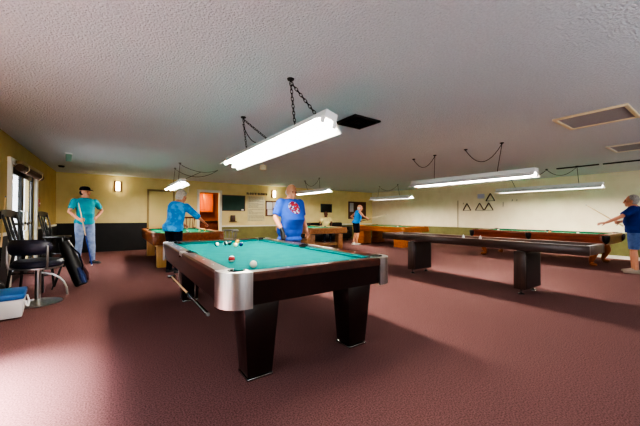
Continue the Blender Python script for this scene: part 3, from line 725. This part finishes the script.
# ------------------------------------------------------------------ seating
def bar_stool():
    t = thing('swivel_stool', 'chrome pedestal stool with navy padded seat and curved back', 'stool', (-.80, 5.38, 0), -.32)
    MB().lathe([(.25, 0), (.25, .012), (.2, .025), (.06, .04), (.03, .06)], seg=32).build('base', MT['chrome'], t)
    MB().tube([(0, 0, .04), (0, 0, .46)], .032, 18).build('pole', MT['chrome'], t)
    MB().lathe([(.001, .455), (.20, .46), (.255, .475), (.255, .49), (.001, .49)], seg=32).build('seat_rim', MT['chrome'], t)
    MB().lathe([(.001, .488), (.24, .488), (.262, .51), (.262, .54), (.235, .575), (.14, .59), (.001, .592)], seg=32).build('seat', MT['navy'], t)
    # curved padded back, open toward +y
    rings = []
    for k in range(15):
        a = -PI/2+(-.95+1.9*k/14)
        e = math.sqrt(max(.05, 1-abs((k-7)/7.3)**4))
        c = V((.275*math.cos(a), .275*math.sin(a), .76)); n = V((math.cos(a), math.sin(a), 0))
        rings.append([c+n*.038*e*math.cos(u)+V((0, 0, .1*e*math.sin(u))) for u in [2*PI*j/14 for j in range(14)]])
    MB().ring_loft(rings).build('backrest', MT['navy'], t)
    for a in (-PI/2-.75, -PI/2+.75):
        c, s = math.cos(a), math.sin(a)
        MB().tube([(.24*c, .24*s, .48), (.29*c, .29*s, .5), (.305*c, .305*s, .58), (.30*c, .30*s, .78)], .013, 10).build('back_post', MT['chrome'], t)
    MB().tube([(.03*math.cos(a), .03*math.sin(a), .40) if i == 0 else (.3*math.cos(a)*math.sin(i/6*PI/2), .3*math.sin(a)*math.sin(i/6*PI/2), .40-.33*(i/6)**2) for i, a in enumerate([.35]*7)], .012, 10).build('footrest', MT['chrome'], t)
    return t
bar_stool()

def tall_chair(label, loc, rz):
    t = thing('wooden_bar_chair', label, 'bar chair', loc, rz, 'black wooden chairs by the glass door')
    m = MT['blackwood']; sz = .67
    st = MB()
    st.box((0, 0, sz), (.42, .40, .045), bevel=.018)
    st.build('seat', m, t)
    for sx in (-1, 1):
        MB().tube([(sx*.15, .15, sz-.01), (sx*.2, .2, 0)], [.021, .016], 10).build('leg', m, t)
        MB().tube([(sx*.15, -.15, sz-.01), (sx*.2, -.22, 0)], [.021, .016], 10).build('leg', m, t)
        MB().tube([(sx*.17, -.17, sz+.01), (sx*.18, -.21, sz+.25), (sx*.19, -.27, sz+.5)], [.018, .017, .014], 10).build('back_post', m, t)
        MB().tube([(sx*.178, .178, .30), (sx*.178, -.192, .30)], .011, 8).build('stretcher', m, t)
    MB().tube([(-.182, .182, .24), (.182, .182, .24)], .013, 8).build('footrest', m, t)
    MB().tube([(-.178, -.192, .36), (.178, -.192, .36)], .011, 8).build('stretcher', m, t)
    rings = []
    for k in range(11):
        u = -1+2*k/10; y = -.28-.03*(1-u*u); z = sz+.49+.03*(1-u*u)
        rings.append([V((u*.22, y+a, z+b)) for a, b in ((-.011, -.055), (.011, -.055), (.011, .055), (-.011, .055))])
    MB().ring_loft(rings).build('top_rail', m, t)
    for x in (-.1, 0, .1): MB().tube([(x*.8, -.175, sz+.01), (x, -.245, sz+.25), (x*1.1, -.295, sz+.47)], [.014, .02, .014], 8).build('back_splat', m, t)
    return t
A = tall_chair('tall black wooden chair behind the navy swivel stool', (-1.0, 6.28, 0), -PI/2-.2)
B = dup(A, (-1.02, 8.98, 0), -PI/2-.25, 'tall black wooden chair between the glass door and the person in teal')

# cooler
ck = thing('cooler_box', 'white cooler box with blue lid on the carpet', 'cooler', (-1.03, 4.88, 0), .12)
MB().box((0, 0, .115), (.36, .42, .21), bevel=.02, taper=(1.06, 1.05)).build('body', MT['coolerw'], ck)
MB().box((0, 0, .25), (.40, .46, .07), bevel=.02).build('lid', MT['bluelid'], ck)
MB().tube([(.2, -.17, .19), (.215, -.17, .13), (.218, -.05, .10), (.218, .05, .10), (.215, .17, .13), (.2, .17, .19)], .009, 8).build('handle', MT['paper'], ck)

# cue bag on a stand
bg = thing('cue_bag', 'black cue bag with blue panel leaning beside the navy stool', 'bag', (-.40, 6.22, 0), .0)
ax0, ax1 = V((0, 0, .03)), V((-.24, .08, .74))
def along(f, off=(0, 0, 0)): return ax0.lerp(ax1, f)+V(off)
MB().tube([along(0), along(.03), along(.25), along(.55), along(.85), along(1)], [.075, .092, .095, .1, .095, .07], 14).build('bag_body', MT['leather'], bg)
MB().tube([along(.06, (.045, -.055, 0)), along(.2, (.055, -.06, 0)), along(.4, (.05, -.055, 0))], [.04, .052, .04], 10).build('blue_pocket', mat('dark_blue_fabric', rgb(26, 46, 92), .8), bg)
MB().tube([along(.1, (.095, .01, 0)), along(.25, (.11, .0, 0)), along(.42, (.095, .01, 0))], [.03, .04, .03], 10).build('maroon_pocket', MT['maroon'], bg)
MB().tube([along(.9, (.07, -.06, 0)), along(.7, (.13, -.1, .02)), along(.45, (.12, -.08, 0)), along(.3, (.07, -.07, 0))], .012, 8).build('strap', MT['blackcloth'], bg)
for s in (-1, 1): MB().tube([along(.8), V((-.36, .08+s*.14, .005))], .009, 8).build('stand_leg', MT['darkmetal'], bg)
MB().sphere(along(.62, (-.1, -.1, 0)), (.05, .04, .05)).build('ball_pouch', MT['leather'], bg)

# black soft bag by the wooden chair
b2 = thing('black_bag', 'black bag slumped between the cooler and the navy stool', 'bag', (-1.2, 5.45, 0), .3)
MB().box((0, 0, .17), (.22, .34, .33), bevel=.07, seg=4, taper=(.55, .8)).build('bag_body', MT['leather'], b2)
MB().tube([(0, -.1, .3), (.0, -.09, .42), (0, 0, .46), (0, .09, .42), (0, .1, .3)], .01, 8).build('handle', MT['leather'], b2)

# sofa behind the tan table
sf = thing('black_sofa', 'low black sofa against the far wall under the dark screen', 'sofa', (8.0, YB-.46, 0), PI)
MB().box((0, 0, .22), (2.9, .78, .26), bevel=.03).build('sofa_base', MT['leather'], sf)
for xx in (-.92, 0, .92): MB().box((xx, .06, .41), (.9, .62, .14), bevel=.04, seg=3).build('seat_cushion', MT['leather'], sf)
for xx in (-.92, 0, .92): MB().box((xx, -.27, .64), (.9, .2, .42), bevel=.05, seg=3).build('back_cushion', MT['leather'], sf)
for s in (-1, 1): MB().box((s*1.46, 0, .42), (.16, .8, .5), bevel=.05, seg=3).build('armrest', MT['leather'], sf)
for sx in (-1, 1):
    for sy in (-1, 1): MB().cyl((sx*1.3, sy*.3, 0), (sx*1.3, sy*.3, .1), .02, .03, 10).build('leg', MT['blackwood'], sf)

def captain_chair(name, label, loc, rz, m, cat='chair', th=.80):
    t = thing(name, label, cat, loc, rz)
    s = .45
    MB().lathe([(.001, s-.03), (.2, s-.03), (.225, s-.01), (.22, s+.012), (.001, s+.012)], seg=24).build('seat', m, t)
    for sx in (-1, 1):
        for sy in (-1, 1): MB().tube([(sx*.13, sy*.13, s-.02), (sx*.2, sy*.2, 0)], [.018, .014], 8).build('leg', m, t)
    pts = [(.26*math.cos(a), .26*math.sin(a), th-.03-(.0 if math.sin(a) < .2 else .05)) for a in [PI*(.9+1.2*k/16) for k in range(17)]]
    MB().tube([(x, y, z) for x, y, z in pts], .028, 8).build('back_rail', m, t)
    for k in range(1, 8):
        a = PI*(.9+1.2*k/8)
        MB().tube([(.2*math.cos(a), .2*math.sin(a), s), (.255*math.cos(a), .255*math.sin(a), th-.04)], .011, 6).build('spindle', m, t)
    return t
captain_chair('captain_chair', 'brown wooden captain chair against the far wall by the kitchen doorway', (2.12, 11.1, 0), PI*.95, MT['redwood'], th=1.12)
captain_chair('round_back_chair', 'grey round backed chair past the far corner of the teal table', (2.95, 9.1, 0), PI*.6, MT['alu'], th=.74)

# leaning cue near the glass door
cue((-1.35, 6.52, 1.45), (-1.28, 5.8, 0.0), 'pale cue leaning on the ochre wall beside the glass door')

# ------------------------------------------------------------------ people
def frame_ring(c, ax, fw, rx, ry, n=18):
    return [c+ax*(rx*math.cos(2*PI*k/n))+fw*(ry*math.sin(2*PI*k/n)) for k in range(n)]
def remesh(o, vs, sm=4, fac=.5):
    a = o.modifiers.new('r', 'REMESH'); a.mode = 'VOXEL'; a.voxel_size = vs; a.use_smooth_shade = True
    b = o.modifiers.new('s', 'SMOOTH'); b.iterations = sm; b.factor = fac
    dg = bpy.context.evaluated_depsgraph_get(); dg.update()
    me = bpy.data.meshes.new_from_object(o.evaluated_get(dg)); old = o.data; o.modifiers.clear(); o.data = me
    me.name = o.name
    bpy.data.meshes.remove(old)
    for p in me.polygons: p.use_smooth = True

def spine_at(J, f):
    """f 0 pelvis .. 1 neck base: position, right axis, forward axis, up"""
    P, Ch, Nk = V(J['pelvis']), V(J['chest']), V(J['neck'])
    p = (1-f)**2*P+2*f*(1-f)*(Ch*2-(P+Nk)/2)+f*f*Nk if False else (P.lerp(Ch, f/.62) if f < .62 else Ch.lerp(Nk, (f-.62)/.38))
    hr = (V(J['hip_r'])-V(J['hip_l'])).normalized(); sr = (V(J['sh_r'])-V(J['sh_l'])).normalized()
    ax = hr.lerp(sr, f).normalized()
    up = ((Ch-P).normalized().lerp((Nk-Ch).normalized(), f)).normalized()
    fw = up.cross(ax).normalized(); ax = fw.cross(up).normalized()
    return p, ax, fw, up

def torso(mb, J, infl=0., f0=-.16, f1=1.0, belly=0., wide=1., extra=None):
    # (f, half width, half depth, forward offset)
    sec = [(-.34, .17, .125, -.01), (-.22, .135, .10, -.01), (-.12, .165, .118, -.012), (0, .172, .122, -.01), (.15, .16, .112+.5*belly, .0+.5*belly), (.32, .152, .108+belly, .004+belly), (.48, .158, .112+.8*belly, .006+.6*belly),
           (.62, .172, .118+.3*belly, .004+.2*belly), (.78, .178, .112, 0), (.89, .165, .092, -.006), (.96, .105, .072, -.004), (1.0, .064, .062, 0)]
    rings = []
    for f, rx, ry, oy in sec:
        if f < f0-1e-6 or f > f1+1e-6: continue
        p, ax, fw, up = spine_at(J, max(f, 0))
        if f < 0: p = V(J['pelvis'])+up*(f*(V(J['neck'])-V(J['pelvis'])).length)
        fl = infl*(2.0 if f < .1 and infl > .01 else 1)
        rings.append(frame_ring(p+fw*oy, ax, fw, rx*wide+fl, ry+fl+(.015 if f < .1 and infl > .01 else 0)))
    mb.ring_loft(rings)

def limb(mb, a, b, c, radii, infl=0., upto=1.0):
    """two-segment limb a-b-c, radii at 7 stations; upto = how far down it goes (0..1)"""
    a, b, c = V(a), V(b), V(c)
    pts = [a, a.lerp(b, .33), a.lerp(b, .7), b, b.lerp(c, .3), b.lerp(c, .65), c]
    fs = [0, .165, .35, .5, .65, .825, 1]
    P_, R_ = [], []
    for p, r, f in zip(pts, radii, fs):
        if f <= upto+1e-6: P_.append(p); R_.append(r+infl)
        else:
            pf = fs[fs.index(f)-1]; k = (upto-pf)/(f-pf)
            if k > .05: P_.append(P_[-1].lerp(p, k)); R_.append(R_[-1]+(r+infl-R_[-1])*k)
            break
    mb.tube(P_, R_, 14)
    mb.sphere(P_[0], R_[0]*.99, seg=14, rings=8)

ARM = [.052, .048, .043, .038, .039, .033, .026]
LEG = [.092, .084, .068, .056, .060, .047, .038]

def hand(mb, wrist, d, palm_n, side, curl=.5, spread=.16):
    """d = direction of fingers, palm_n = out of the palm, side=+1 if thumb lies on d x palm_n side"""
    w = V(wrist); d = V(d).normalized(); n = V(palm_n); n = (n-d*n.dot(d)).normalized(); s = d.cross(n)*side
    pc = w+d*.05
    mb.ring_loft([frame_ring(w+d*t, s, n, a, b_, 12) for t, a, b_ in ((-.01, .024, .022), (.02, .034, .018), (.055, .042, .016), (.085, .042, .014), (.095, .036, .011))])
    for k, ln in enumerate((.068, .078, .073, .056)):
        off = .031-.0205*k
        fd = (d+s*(spread*(1.2-.8*k))).normalized()
        p = w+d*.085+s*off
        q = [p]; cur = 0
        for seg_l, bend in ((.45, curl*.9), (.32, curl*1.1), (.23, curl*.8)):
            cur += bend
            q.append(q[-1]+(fd*math.cos(cur)+n*math.sin(cur))*ln*seg_l)
        mb.tube(q, [.0095, .009, .0083, .0065], 8)
    p = w+d*.03+s*.03
    td = (d*.65+s*.75+n*.25).normalized()
    mb.tube([p, p+td*.03, p+td*.05+(d*.8+n*.4).normalized()*.012, p+td*.055+(d*.85+n*.5).normalized()*.032], [.014, .0115, .0105, .008], 8)

HS = 1.1
def head_shape(mb, c, rot, neck):
    R3 = rot
    def w(x, y, z): return V(c)+R3@(V((x, y, z))*HS)
    _sp = mb.sphere
    def sp(c_, r_, *a): _sp(c_, tuple(q*HS for q in r_), *a)
    sp(w(0, -.012, .02), (.074, .092, .098), R3, 20, 14)
    sp(w(0, .018, -.045), (.058, .068, .068), R3, 16, 10)      # jaw
    sp(w(0, .062, -.088), (.026, .022, .02), R3, 10, 8)        # chin
    mb.tube([w(0, .078, .02), w(0, .098, -.018), w(0, .104, -.03), w(0, .085, -.04)], [.009, .014, .016, .008], 8)
    sp(w(0, .083, .028), (.045, .012, .012), R3, 10, 6)        # brow
    for s in (-1, 1):
        sp(w(s*.074, -.012, -.008), (.009, .02, .03), R3, 10, 8)
        sp(w(s*.036, .068, -.028), (.022, .016, .018), R3, 10, 6)
    sp(w(0, .08, -.06), (.026, .012, .007), R3, 10, 6); sp(w(0, .078, -.073), (.022, .011, .007), R3, 10, 6)
    mb.tube([V(neck)-V((0, 0, .03)), V(neck).lerp(w(0, -.02, -.05), .5), w(0, -.015, -.03)], [.066, .06, .058], 14)

def person(name, label, loc, rz, J, skin, shirt, trousers, shoe, ht=1.75, sleeve=.30, trouser_to=1.0, hair=None, cap=None, belly=0., wide=1., loose=.012, untucked=-.12, hands=None, head_rot=None, arm_s=1., glove=None, tank=False, group='people in the pool room'):
    k = ht/1.75
    J = {a: V(b)*k for a, b in J.items()}
    for q in ('sh_l', 'sh_r'): J[q] = J[q]+V((0, 0, -.035*k))
    J['head'] = J['head']+V((0, 0, -.03*k))
    t = thing(name, label, 'person', loc, rz, group)
    hr = head_rot or M.Identity(3)
    mb = MB()
    torso(mb, J, 0, -.22, 1, belly, wide)
    for s in 'lr':
        limb(mb, J['sh_'+s], J['el_'+s], J['wr_'+s], [r*arm_s for r in ARM])
        mb.sphere(V(J['sh_'+s])*.88+V(J['neck'])*.12-V((0, 0, .025)), (.064, .06, .058))
        limb(mb, J['hip_'+s], J['kn_'+s], J['an_'+s], LEG)
        a, to = V(J['an_'+s]), V(J['toe_'+s])
        mb.tube([a+V((0, 0, .02)), a+V((0, 0, -.035)), a.lerp(to, .5)-V((0, 0, .012)), a.lerp(to, .9)], [.038, .034, .026, .018], 10)
    head_shape(mb, J['head'], hr, J['neck'])
    hh = hands or {}
    for s in 'lr':
        d0 = (V(J['wr_'+s])-V(J['el_'+s])).normalized()
        h = hh.get(s, {})
        sd = 1 if s == 'r' else -1
        d = V(h.get('d', d0)); n = V(h.get('n', (-sd, 0, 0)))
        hand(mb, J['wr_'+s], d, n, h.get('side', -sd), h.get('curl', .45))
    body = mb.build('body', skin, t)
    remesh(body, .0075, 3, .4)
    # shirt
    sb = MB(); torso(sb, J, loose, untucked, .98, belly, wide)
    for s in 'lr':
        if not tank:
            sb.sphere(V(J['sh_'+s])*.88+V(J['neck'])*.12-V((0, 0, .025)), (.072, .068, .066))
            limb(sb, J['sh_'+s], J['el_'+s], J['wr_'+s], [r*arm_s for r in ARM], loose+.006, sleeve)
        else:
            sb.sphere(V(J['sh_'+s])*.72+V(J['neck'])*.28-V((0, 0, .03)), (.06, .07, .062))
    so = sb.build('tank_top' if tank else 'shirt', shirt, t); remesh(so, .011, 3, .5)
    tb = MB(); torso(tb, J, .009, -.22, .15, belly*.6, wide)
    for s in 'lr': limb(tb, J['hip_'+s], J['kn_'+s], J['an_'+s], LEG, .016 if trouser_to > .9 else .024, trouser_to)
    if trouser_to > .9:
        for s in 'lr': tb.tube([V(J['an_'+s])+V((0, 0, .02)), V(J['an_'+s])+V((0, -.004, -.045))], [.056, .058], 14)
    to = tb.build('trousers' if trouser_to > .9 else 'shorts', trousers, t); remesh(to, .011, 3, .5)
    for s in 'lr':
        a, e = V(J['an_'+s]), V(J['toe_'+s]); d = (e-a); d.z = 0; d.normalize(); side = V((d.y, -d.x, 0))
        base = V((a.x, a.y, min(a.z, e.z)-.02))
        g0 = e.z-.03
        f = MB()
        rr = []
        for u, wd, hh_ in ((-.065, .026, .05), (-.05, .038, .085), (0, .043, .10), (.06, .046, .075), (.12, .05, .058), (.17, .046, .048), (.195, .028, .036)):
            c = V((a.x, a.y, 0))+d*u+V((0, 0, max(0, g0)+ (a.z-.09*k)*(1-max(0, min(1, u/.15)))*.9))
            rr.append([c+side*(wd*x)+V((0, 0, hh_*z)) for x, z in ((-1, .02), (-1.05, .35), (-.8, .8), (-.3, 1), (.3, 1), (.8, .8), (1.05, .35), (1, .02))])
        f.ring_loft(rr).build('shoe', shoe, t, 60)
    hc = V(J['head'])
    for s in (-1, 1):
        MB().sphere(hc+hr@V((s*.032, .077, .004))*HS, (.013, .010, .009), hr, 10, 8).build('eye', MT['eye'], t)
    if hair:
        m, style = hair
        hb_ = MB()
        if style == 'full':
            hb_.sphere(hc+hr@V((0, -.03, .042))*HS, tuple(q*HS for q in (.086, .095, .098)), hr, 20, 14)
            hb_.sphere(hc+hr@V((0, -.05, -.01))*HS, tuple(q*HS for q in (.082, .065, .085)), hr, 18, 12)
            hb_.sphere(hc+hr@V((0, .03, .085))*HS, tuple(q*HS for q in (.06, .05, .038)), hr, 14, 10)
        elif style == 'short':
            hb_.sphere(hc+hr@V((0, -.03, .034))*HS, tuple(q*HS for q in (.079, .09, .094)), hr, 20, 14)
            hb_.sphere(hc+hr@V((0, -.045, -.01))*HS, tuple(q*HS for q in (.077, .06, .07)), hr, 18, 12)
        elif style == 'rim':
            hb_.sphere(hc+hr@V((0, -.045, -.012))*HS, tuple(q*HS for q in (.08, .066, .062)), hr, 18, 12)
        o = hb_.build('hair', m, t); remesh(o, .007, 3)
    if cap:
        c = MB()
        c.ring_loft([frame_ring(hc+hr@V((0, -.012, z))*HS, hr@V((1, 0, 0)), hr@V((0, 1, 0)), r*HS, r*1.2*HS, 20) for z, r in ((.04, .082), (.055, .086), (.085, .083), (.11, .07), (.124, .045), (.128, .01))])
        c.ring_loft([[hc+hr@V((x, y, z))*HS for x, y, z in ((-.07*w_, yy, .048-zz), (-.03*w_, yy+.012*w_, .056-zz), (.03*w_, yy+.012*w_, .056-zz), (.07*w_, yy, .048-zz), (.03*w_, yy+.01*w_, .047-zz), (-.03*w_, yy+.01*w_, .047-zz))] for w_, yy, zz in ((1.05, .05, 0), (1.05, .09, .004), (.95, .125, .012), (.6, .15, .02))])
        c.build('cap', cap, t)
    if glove:
        s, m = glove
        gb = MB(); h = hh.get(s, {}); sd = 1 if s == 'r' else -1
        d0 = (V(J['wr_'+s])-V(J['el_'+s])).normalized()
        gb.tube([V(J['wr_'+s])-d0*.035, V(J['wr_'+s])+d0*.0], .034, 12)
        d = V(h.get('d', d0)).normalized(); n = V(h.get('n', (-sd, 0, 0))); n = (n-d*n.dot(d)).normalized(); ss = d.cross(n)
        gb.ring_loft([frame_ring(V(J['wr_'+s])+d*t_, ss, n, a, b_, 12) for t_, a, b_ in ((-.01, .034, .03), (.03, .043, .03), (.085, .05, .032), (.12, .05, .034), (.16, .044, .034), (.185, .03, .026))])
        o = gb.build('glove', m, t); remesh(o, .008, 2)
    return t

def stand(**kw):
    J = dict(pelvis=(0, 0, .95), chest=(0, .01, 1.27), neck=(0, -.01, 1.49), head=(0, .02, 1.63),
             sh_l=(-.19, 0, 1.43), sh_r=(.19, 0, 1.43), el_l=(-.26, -.02, 1.14), el_r=(.26, -.02, 1.14), wr_l=(-.27, .06, .90), wr_r=(.27, .06, .90),
             hip_l=(-.09, 0, .90), hip_r=(.09, 0, .90), kn_l=(-.10, .015, .49), kn_r=(.10, .015, .49), an_l=(-.11, -.02, .09), an_r=(.11, -.02, .09),
             toe_l=(-.13, .12, .03), toe_r=(.13, .12, .03))
    J.update(kw); return J
RZ = lambda a: M.Rotation(a, 3, 'Z')
RX = lambda a: M.Rotation(a, 3, 'X')

# man in teal tee and cap by the black panel: turned toward the tables, cue in one hand, other hand on hip
k1 = 1.9/1.75
J1 = stand(el_r=(.30, .06, 1.16), wr_r=(.20, .27, 1.00), el_l=(-.37, -.10, 1.20), wr_l=(-.215, .03, 1.045), an_l=(-.15, .02, .09), kn_l=(-.12, .04, .49), toe_l=(-.22, .14, .03), toe_r=(.15, .12, .03), an_r=(.12, -.02, .09))
a1 = PI+.40
person('person', 'person in teal tee, light jeans and dark cap standing with a cue', (-.54, 9.03, 0), a1+.0, J1, MT['skin'], MT['tealshirt'], MT['jeans'], MT['blackshoe'], ht=1.87, cap=MT['blackcloth'], belly=.035, wide=1.06, sleeve=.36,
       hands={'l': dict(d=(.55, .55, -.4), n=(.6, -.5, 0), curl=.5), 'r': dict(d=(-.6, .75, -.1), n=(-.6, -.6, .1), curl=1.1)}, head_rot=RZ(.55), hair=(MT['darkhair'], 'rim'))

# bright blue shirt, bending over the brown table
J2 = stand(pelvis=(0, -.02, .95), chest=(0, .04, 1.26), neck=(.01, .10, 1.47), head=(.02, .17, 1.60), sh_l=(-.18, .10, 1.39), sh_r=(.19, .12, 1.39), el_r=(.30, .30, 1.17), wr_r=(.33, .50, 1.03), el_l=(-.24, .20, 1.13), wr_l=(-.14, .40, .98),
           hip_l=(-.09, -.02, .90), hip_r=(.09, -.02, .90))
person('person', 'person in bright blue shirt and black trousers leaning over the brown table', (1.05, 6.75, 0), -.95, J2, MT['skin'], MT['jacket'], MT['blackcloth'], MT['blackshoe'], ht=1.74, hair=(MT['whitehair'], 'full'), loose=.022, untucked=-.22, sleeve=.62, belly=.02, wide=1.04,
       hands={'r': dict(curl=.7, n=(-.2, -.2, -1)), 'l': dict(curl=.7, n=(.2, -.2, -1))}, head_rot=RX(-.35))

# man in royal blue tee at the long side of the teal table
J3 = stand(el_r=(.30, .0, 1.15), wr_r=(.27, .17, .95), el_l=(-.27, -.02, 1.14), wr_l=(-.28, .1, .91), head=(.0, .035, 1.62))
person('person', 'person in royal blue tee and one black glove standing behind the teal table', (2.52, 4.5, 0), PI+.06, J3, MT['skin'], MT['blueshirt'], MT['denim'], MT['whiteshoe'], ht=1.74, belly=.075, wide=1.2, arm_s=1.12, loose=.02, untucked=-.34, sleeve=.42, trouser_to=.55, hair=(MT['whitehair'], 'rim'),
       hands={'r': dict(d=(.0, .35, -1), curl=.5, n=(-1, -.2, 0))}, glove=('r', MT['black']), head_rot=RX(-.12))

# man seated on the sofa
J4 = stand(pelvis=(0, -.02, .62), chest=(0, -.06, .94), neck=(0, -.05, 1.15), head=(0, -.01, 1.29), sh_l=(-.19, -.05, 1.09), sh_r=(.19, -.05, 1.09), el_l=(-.26, .10, .86), el_r=(.30, .06, .84), wr_l=(-.18, .30, .76), wr_r=(.30, .28, .80),
           hip_l=(-.09, .02, .59), hip_r=(.09, .02, .59), kn_l=(-.13, .44, .52), kn_r=(.14, .44, .52), an_l=(-.13, .46, .09), an_r=(.15, .46, .09), toe_l=(-.15, .60, .03), toe_r=(.17, .60, .03))
person('person', 'person in pale yellow shirt sitting on the black sofa', (8.02, 11.0, 0), PI*.86, J4, MT['skin2'], MT['yellowshirt'], MT['blackcloth'], MT['blackshoe'], ht=1.72, hair=(MT['darkhair'], 'short'), sleeve=.36, belly=.02, wide=1.05, hands={'r': dict(curl=1.1, n=(-.7, .2, 0)), 'l': dict(curl=.5, n=(.2, 0, -1))})

# bald man in tank top at the orange table
J5 = stand(chest=(0, .06, 1.26), neck=(0, .11, 1.46), head=(0, .17, 1.58), sh_l=(-.19, .10, 1.41), sh_r=(.19, .10, 1.41), el_r=(.27, .22, 1.20), wr_r=(.14, .44, 1.10), el_l=(-.28, -.14, 1.18), wr_l=(-.24, .1, 1.04), kn_r=(.1, .05, .49), an_l=(-.11, -.08, .09), toe_l=(-.12, .05, .03))
person('person', 'person in sky blue tank top and dark shorts holding a cue', (8.18, 9.12, 0), -2.0, J5, MT['skin'], MT['tank'], MT['blackcloth'], MT['whiteshoe'], ht=1.70, tank=True, trouser_to=.48, belly=.04, wide=1.08, hair=(MT['whitehair'], 'rim'), hands={'r': dict(curl=1.0, n=(-.6, -.3, 0)), 'l': dict(curl=1.0, n=(.8, 0, -.1))})

# man in navy tee seen from behind
J6 = stand(neck=(0, .03, 1.48), head=(-.02, .07, 1.61), el_l=(-.40, .14, 1.24), wr_l=(-.52, .36, 1.10), el_r=(.28, .08, 1.16), wr_r=(.12, .28, 1.12), an_l=(-.1, -.02, .09), an_r=(.11, .06, .09), kn_r=(.1, .06, .49), toe_r=(.13, .2, .03))
person('person', 'person in navy tee and denim shorts seen from behind', (9.05, 1.32, 0), -.05, J6, MT['skin'], MT['navyshirt'], MT['denim'], MT['tanshoe'], ht=1.68, trouser_to=.46, loose=.022, untucked=-.18, sleeve=.42, belly=.03, wide=1.08, hair=(MT['greyhair'], 'short'), hands={'l': dict(d=(-.5, .8, -.1), curl=.4, n=(.3, .3, -1)), 'r': dict(curl=1.0, n=(-.7, 0, 0))}, head_rot=RZ(.15))

# cues in hands (positions follow each hand)
def W(loc, rz, p): return V(loc)+RZ(rz)@V(p)
def handpt(loc, rz, J, s, k, d, f=.07): return W(loc, rz, V(J['wr_'+s])*k+V(d).normalized()*f)
hp = handpt((-.54, 9.03, 0), a1, J1, 'r', 1.87/1.75, (-.6, .75, -.1), .07); dd = V((.25, .05, -1.44))
cue(hp-dd*((1.46-hp.z)/1.44), hp+dd*(hp.z/1.44), 'cue with blue butt resting upright in the hand of the person in teal', MT['bluebutt'])
hp = handpt((8.02, 11.0, 0), PI*.86, J4, 'r', 1.72/1.75, (0, .9, -.2), .08)
cue(hp+V((-.10, -.02, .62)), hp+V((.12, .02, -.72)), 'cue standing in the hand of the seated person in pale yellow')
hp = handpt((8.18, 9.12, 0), -2.0, J5, 'r', 1.70/1.75, (-.13, .22, -.1), .08)
cue(hp+V((.62, -.40, .2)), hp+V((-.42, .29, -.14)), 'cue held out by the person in the tank top')
hp = handpt((9.05, 1.32, 0), -.05, J6, 'r', 1.68/1.75, (-.16, .2, -.04), .08)
cue((9.35, 2.2, 1.47), hp+V((.02, -.14, -.1)), 'pale cue raised by the person in navy', MT['cueshaft'])

# ------------------------------------------------------------------ light
def area(name, loc, rot, sx, sy, power, col=(1, 1, 1)):
    l = bpy.data.lights.new(name, 'AREA'); l.shape = 'RECTANGLE'; l.size = sx; l.size_y = sy; l.energy = power; l.color = col
    o = bpy.data.objects.new(name, l); C.objects.link(o); o.location = loc; o.rotation_euler = rot
    return o
area('daylight_window', (.5, YF-.3, 1.2), (PI/2, 0, 0), 2.7, 1.7, 3, (1, .97, .95))  # three added fill lamps outside the invented front windows
area('front_fill_b', (5, YF-.3, 1.5), (PI/2, 0, 0), 2.7, 1.2, 5, (1, .97, .95))
area('front_fill_c', (9.4, YF-.3, 1.5), (PI/2, 0, 0), 2.7, 1.2, 5, (1, .97, .95))
area('daylight_door', (XL-.5, 7.8, 1.2), (0, -PI/2, 0), 1.8, 1.8, 18, (.95, .97, 1))
dl = area('left_floor_fill', (XL-.42, 2.1, 1.95), (0, -.36, 0), .3, 2.0, 62, (1, .93, 1)); dl.data.spread = math.radians(46)  # added narrow lamp outside the wall, brightens the left floor strip
area('ceiling_fill', (2.2, -1.6, 1.5), (PI, 0, 0), 3.5, 1.6, 15, (.84, .92, 1))  # added upward fill behind the camera, brightens the near ceiling
area('kitchen_lamp', (3.0, KY0+1.0, 2.4), (0, 0, 0), .6, .6, 26, (1, .7, .4))
w = bpy.data.worlds.new('World'); bpy.context.scene.world = w; w.use_nodes = True
bgn = w.node_tree.nodes['Background']; bgn.inputs[0].default_value = (.85, .92, 1, 1); bgn.inputs[1].default_value = 1.4

# ------------------------------------------------------------------ camera
f, yaw, pitch, roll, h = 297.08, .6099, .0093, .0047, 1.1752
dv = V((math.sin(yaw)*math.cos(pitch), math.cos(yaw)*math.cos(pitch), math.sin(pitch)))
rv = V((math.cos(yaw), -math.sin(yaw), 0)); uv = rv.cross(dv)
r2 = rv*math.cos(roll)+uv*math.sin(roll); u2 = uv*math.cos(roll)-rv*math.sin(roll)
cam = bpy.data.cameras.new('Camera'); co = bpy.data.objects.new('Camera', cam); C.objects.link(co)
cam.sensor_width = 36; cam.lens = f/640*36; cam.clip_start = .05
mm = M((r2, u2, -dv)).transposed().to_4x4(); mm.translation = V((0, 0, h)); co.matrix_world = mm
sc = bpy.context.scene; sc.camera = co
sc.view_settings.view_transform = 'AgX'; sc.view_settings.look = 'AgX - High Contrast'; sc.view_settings.exposure = 1.9
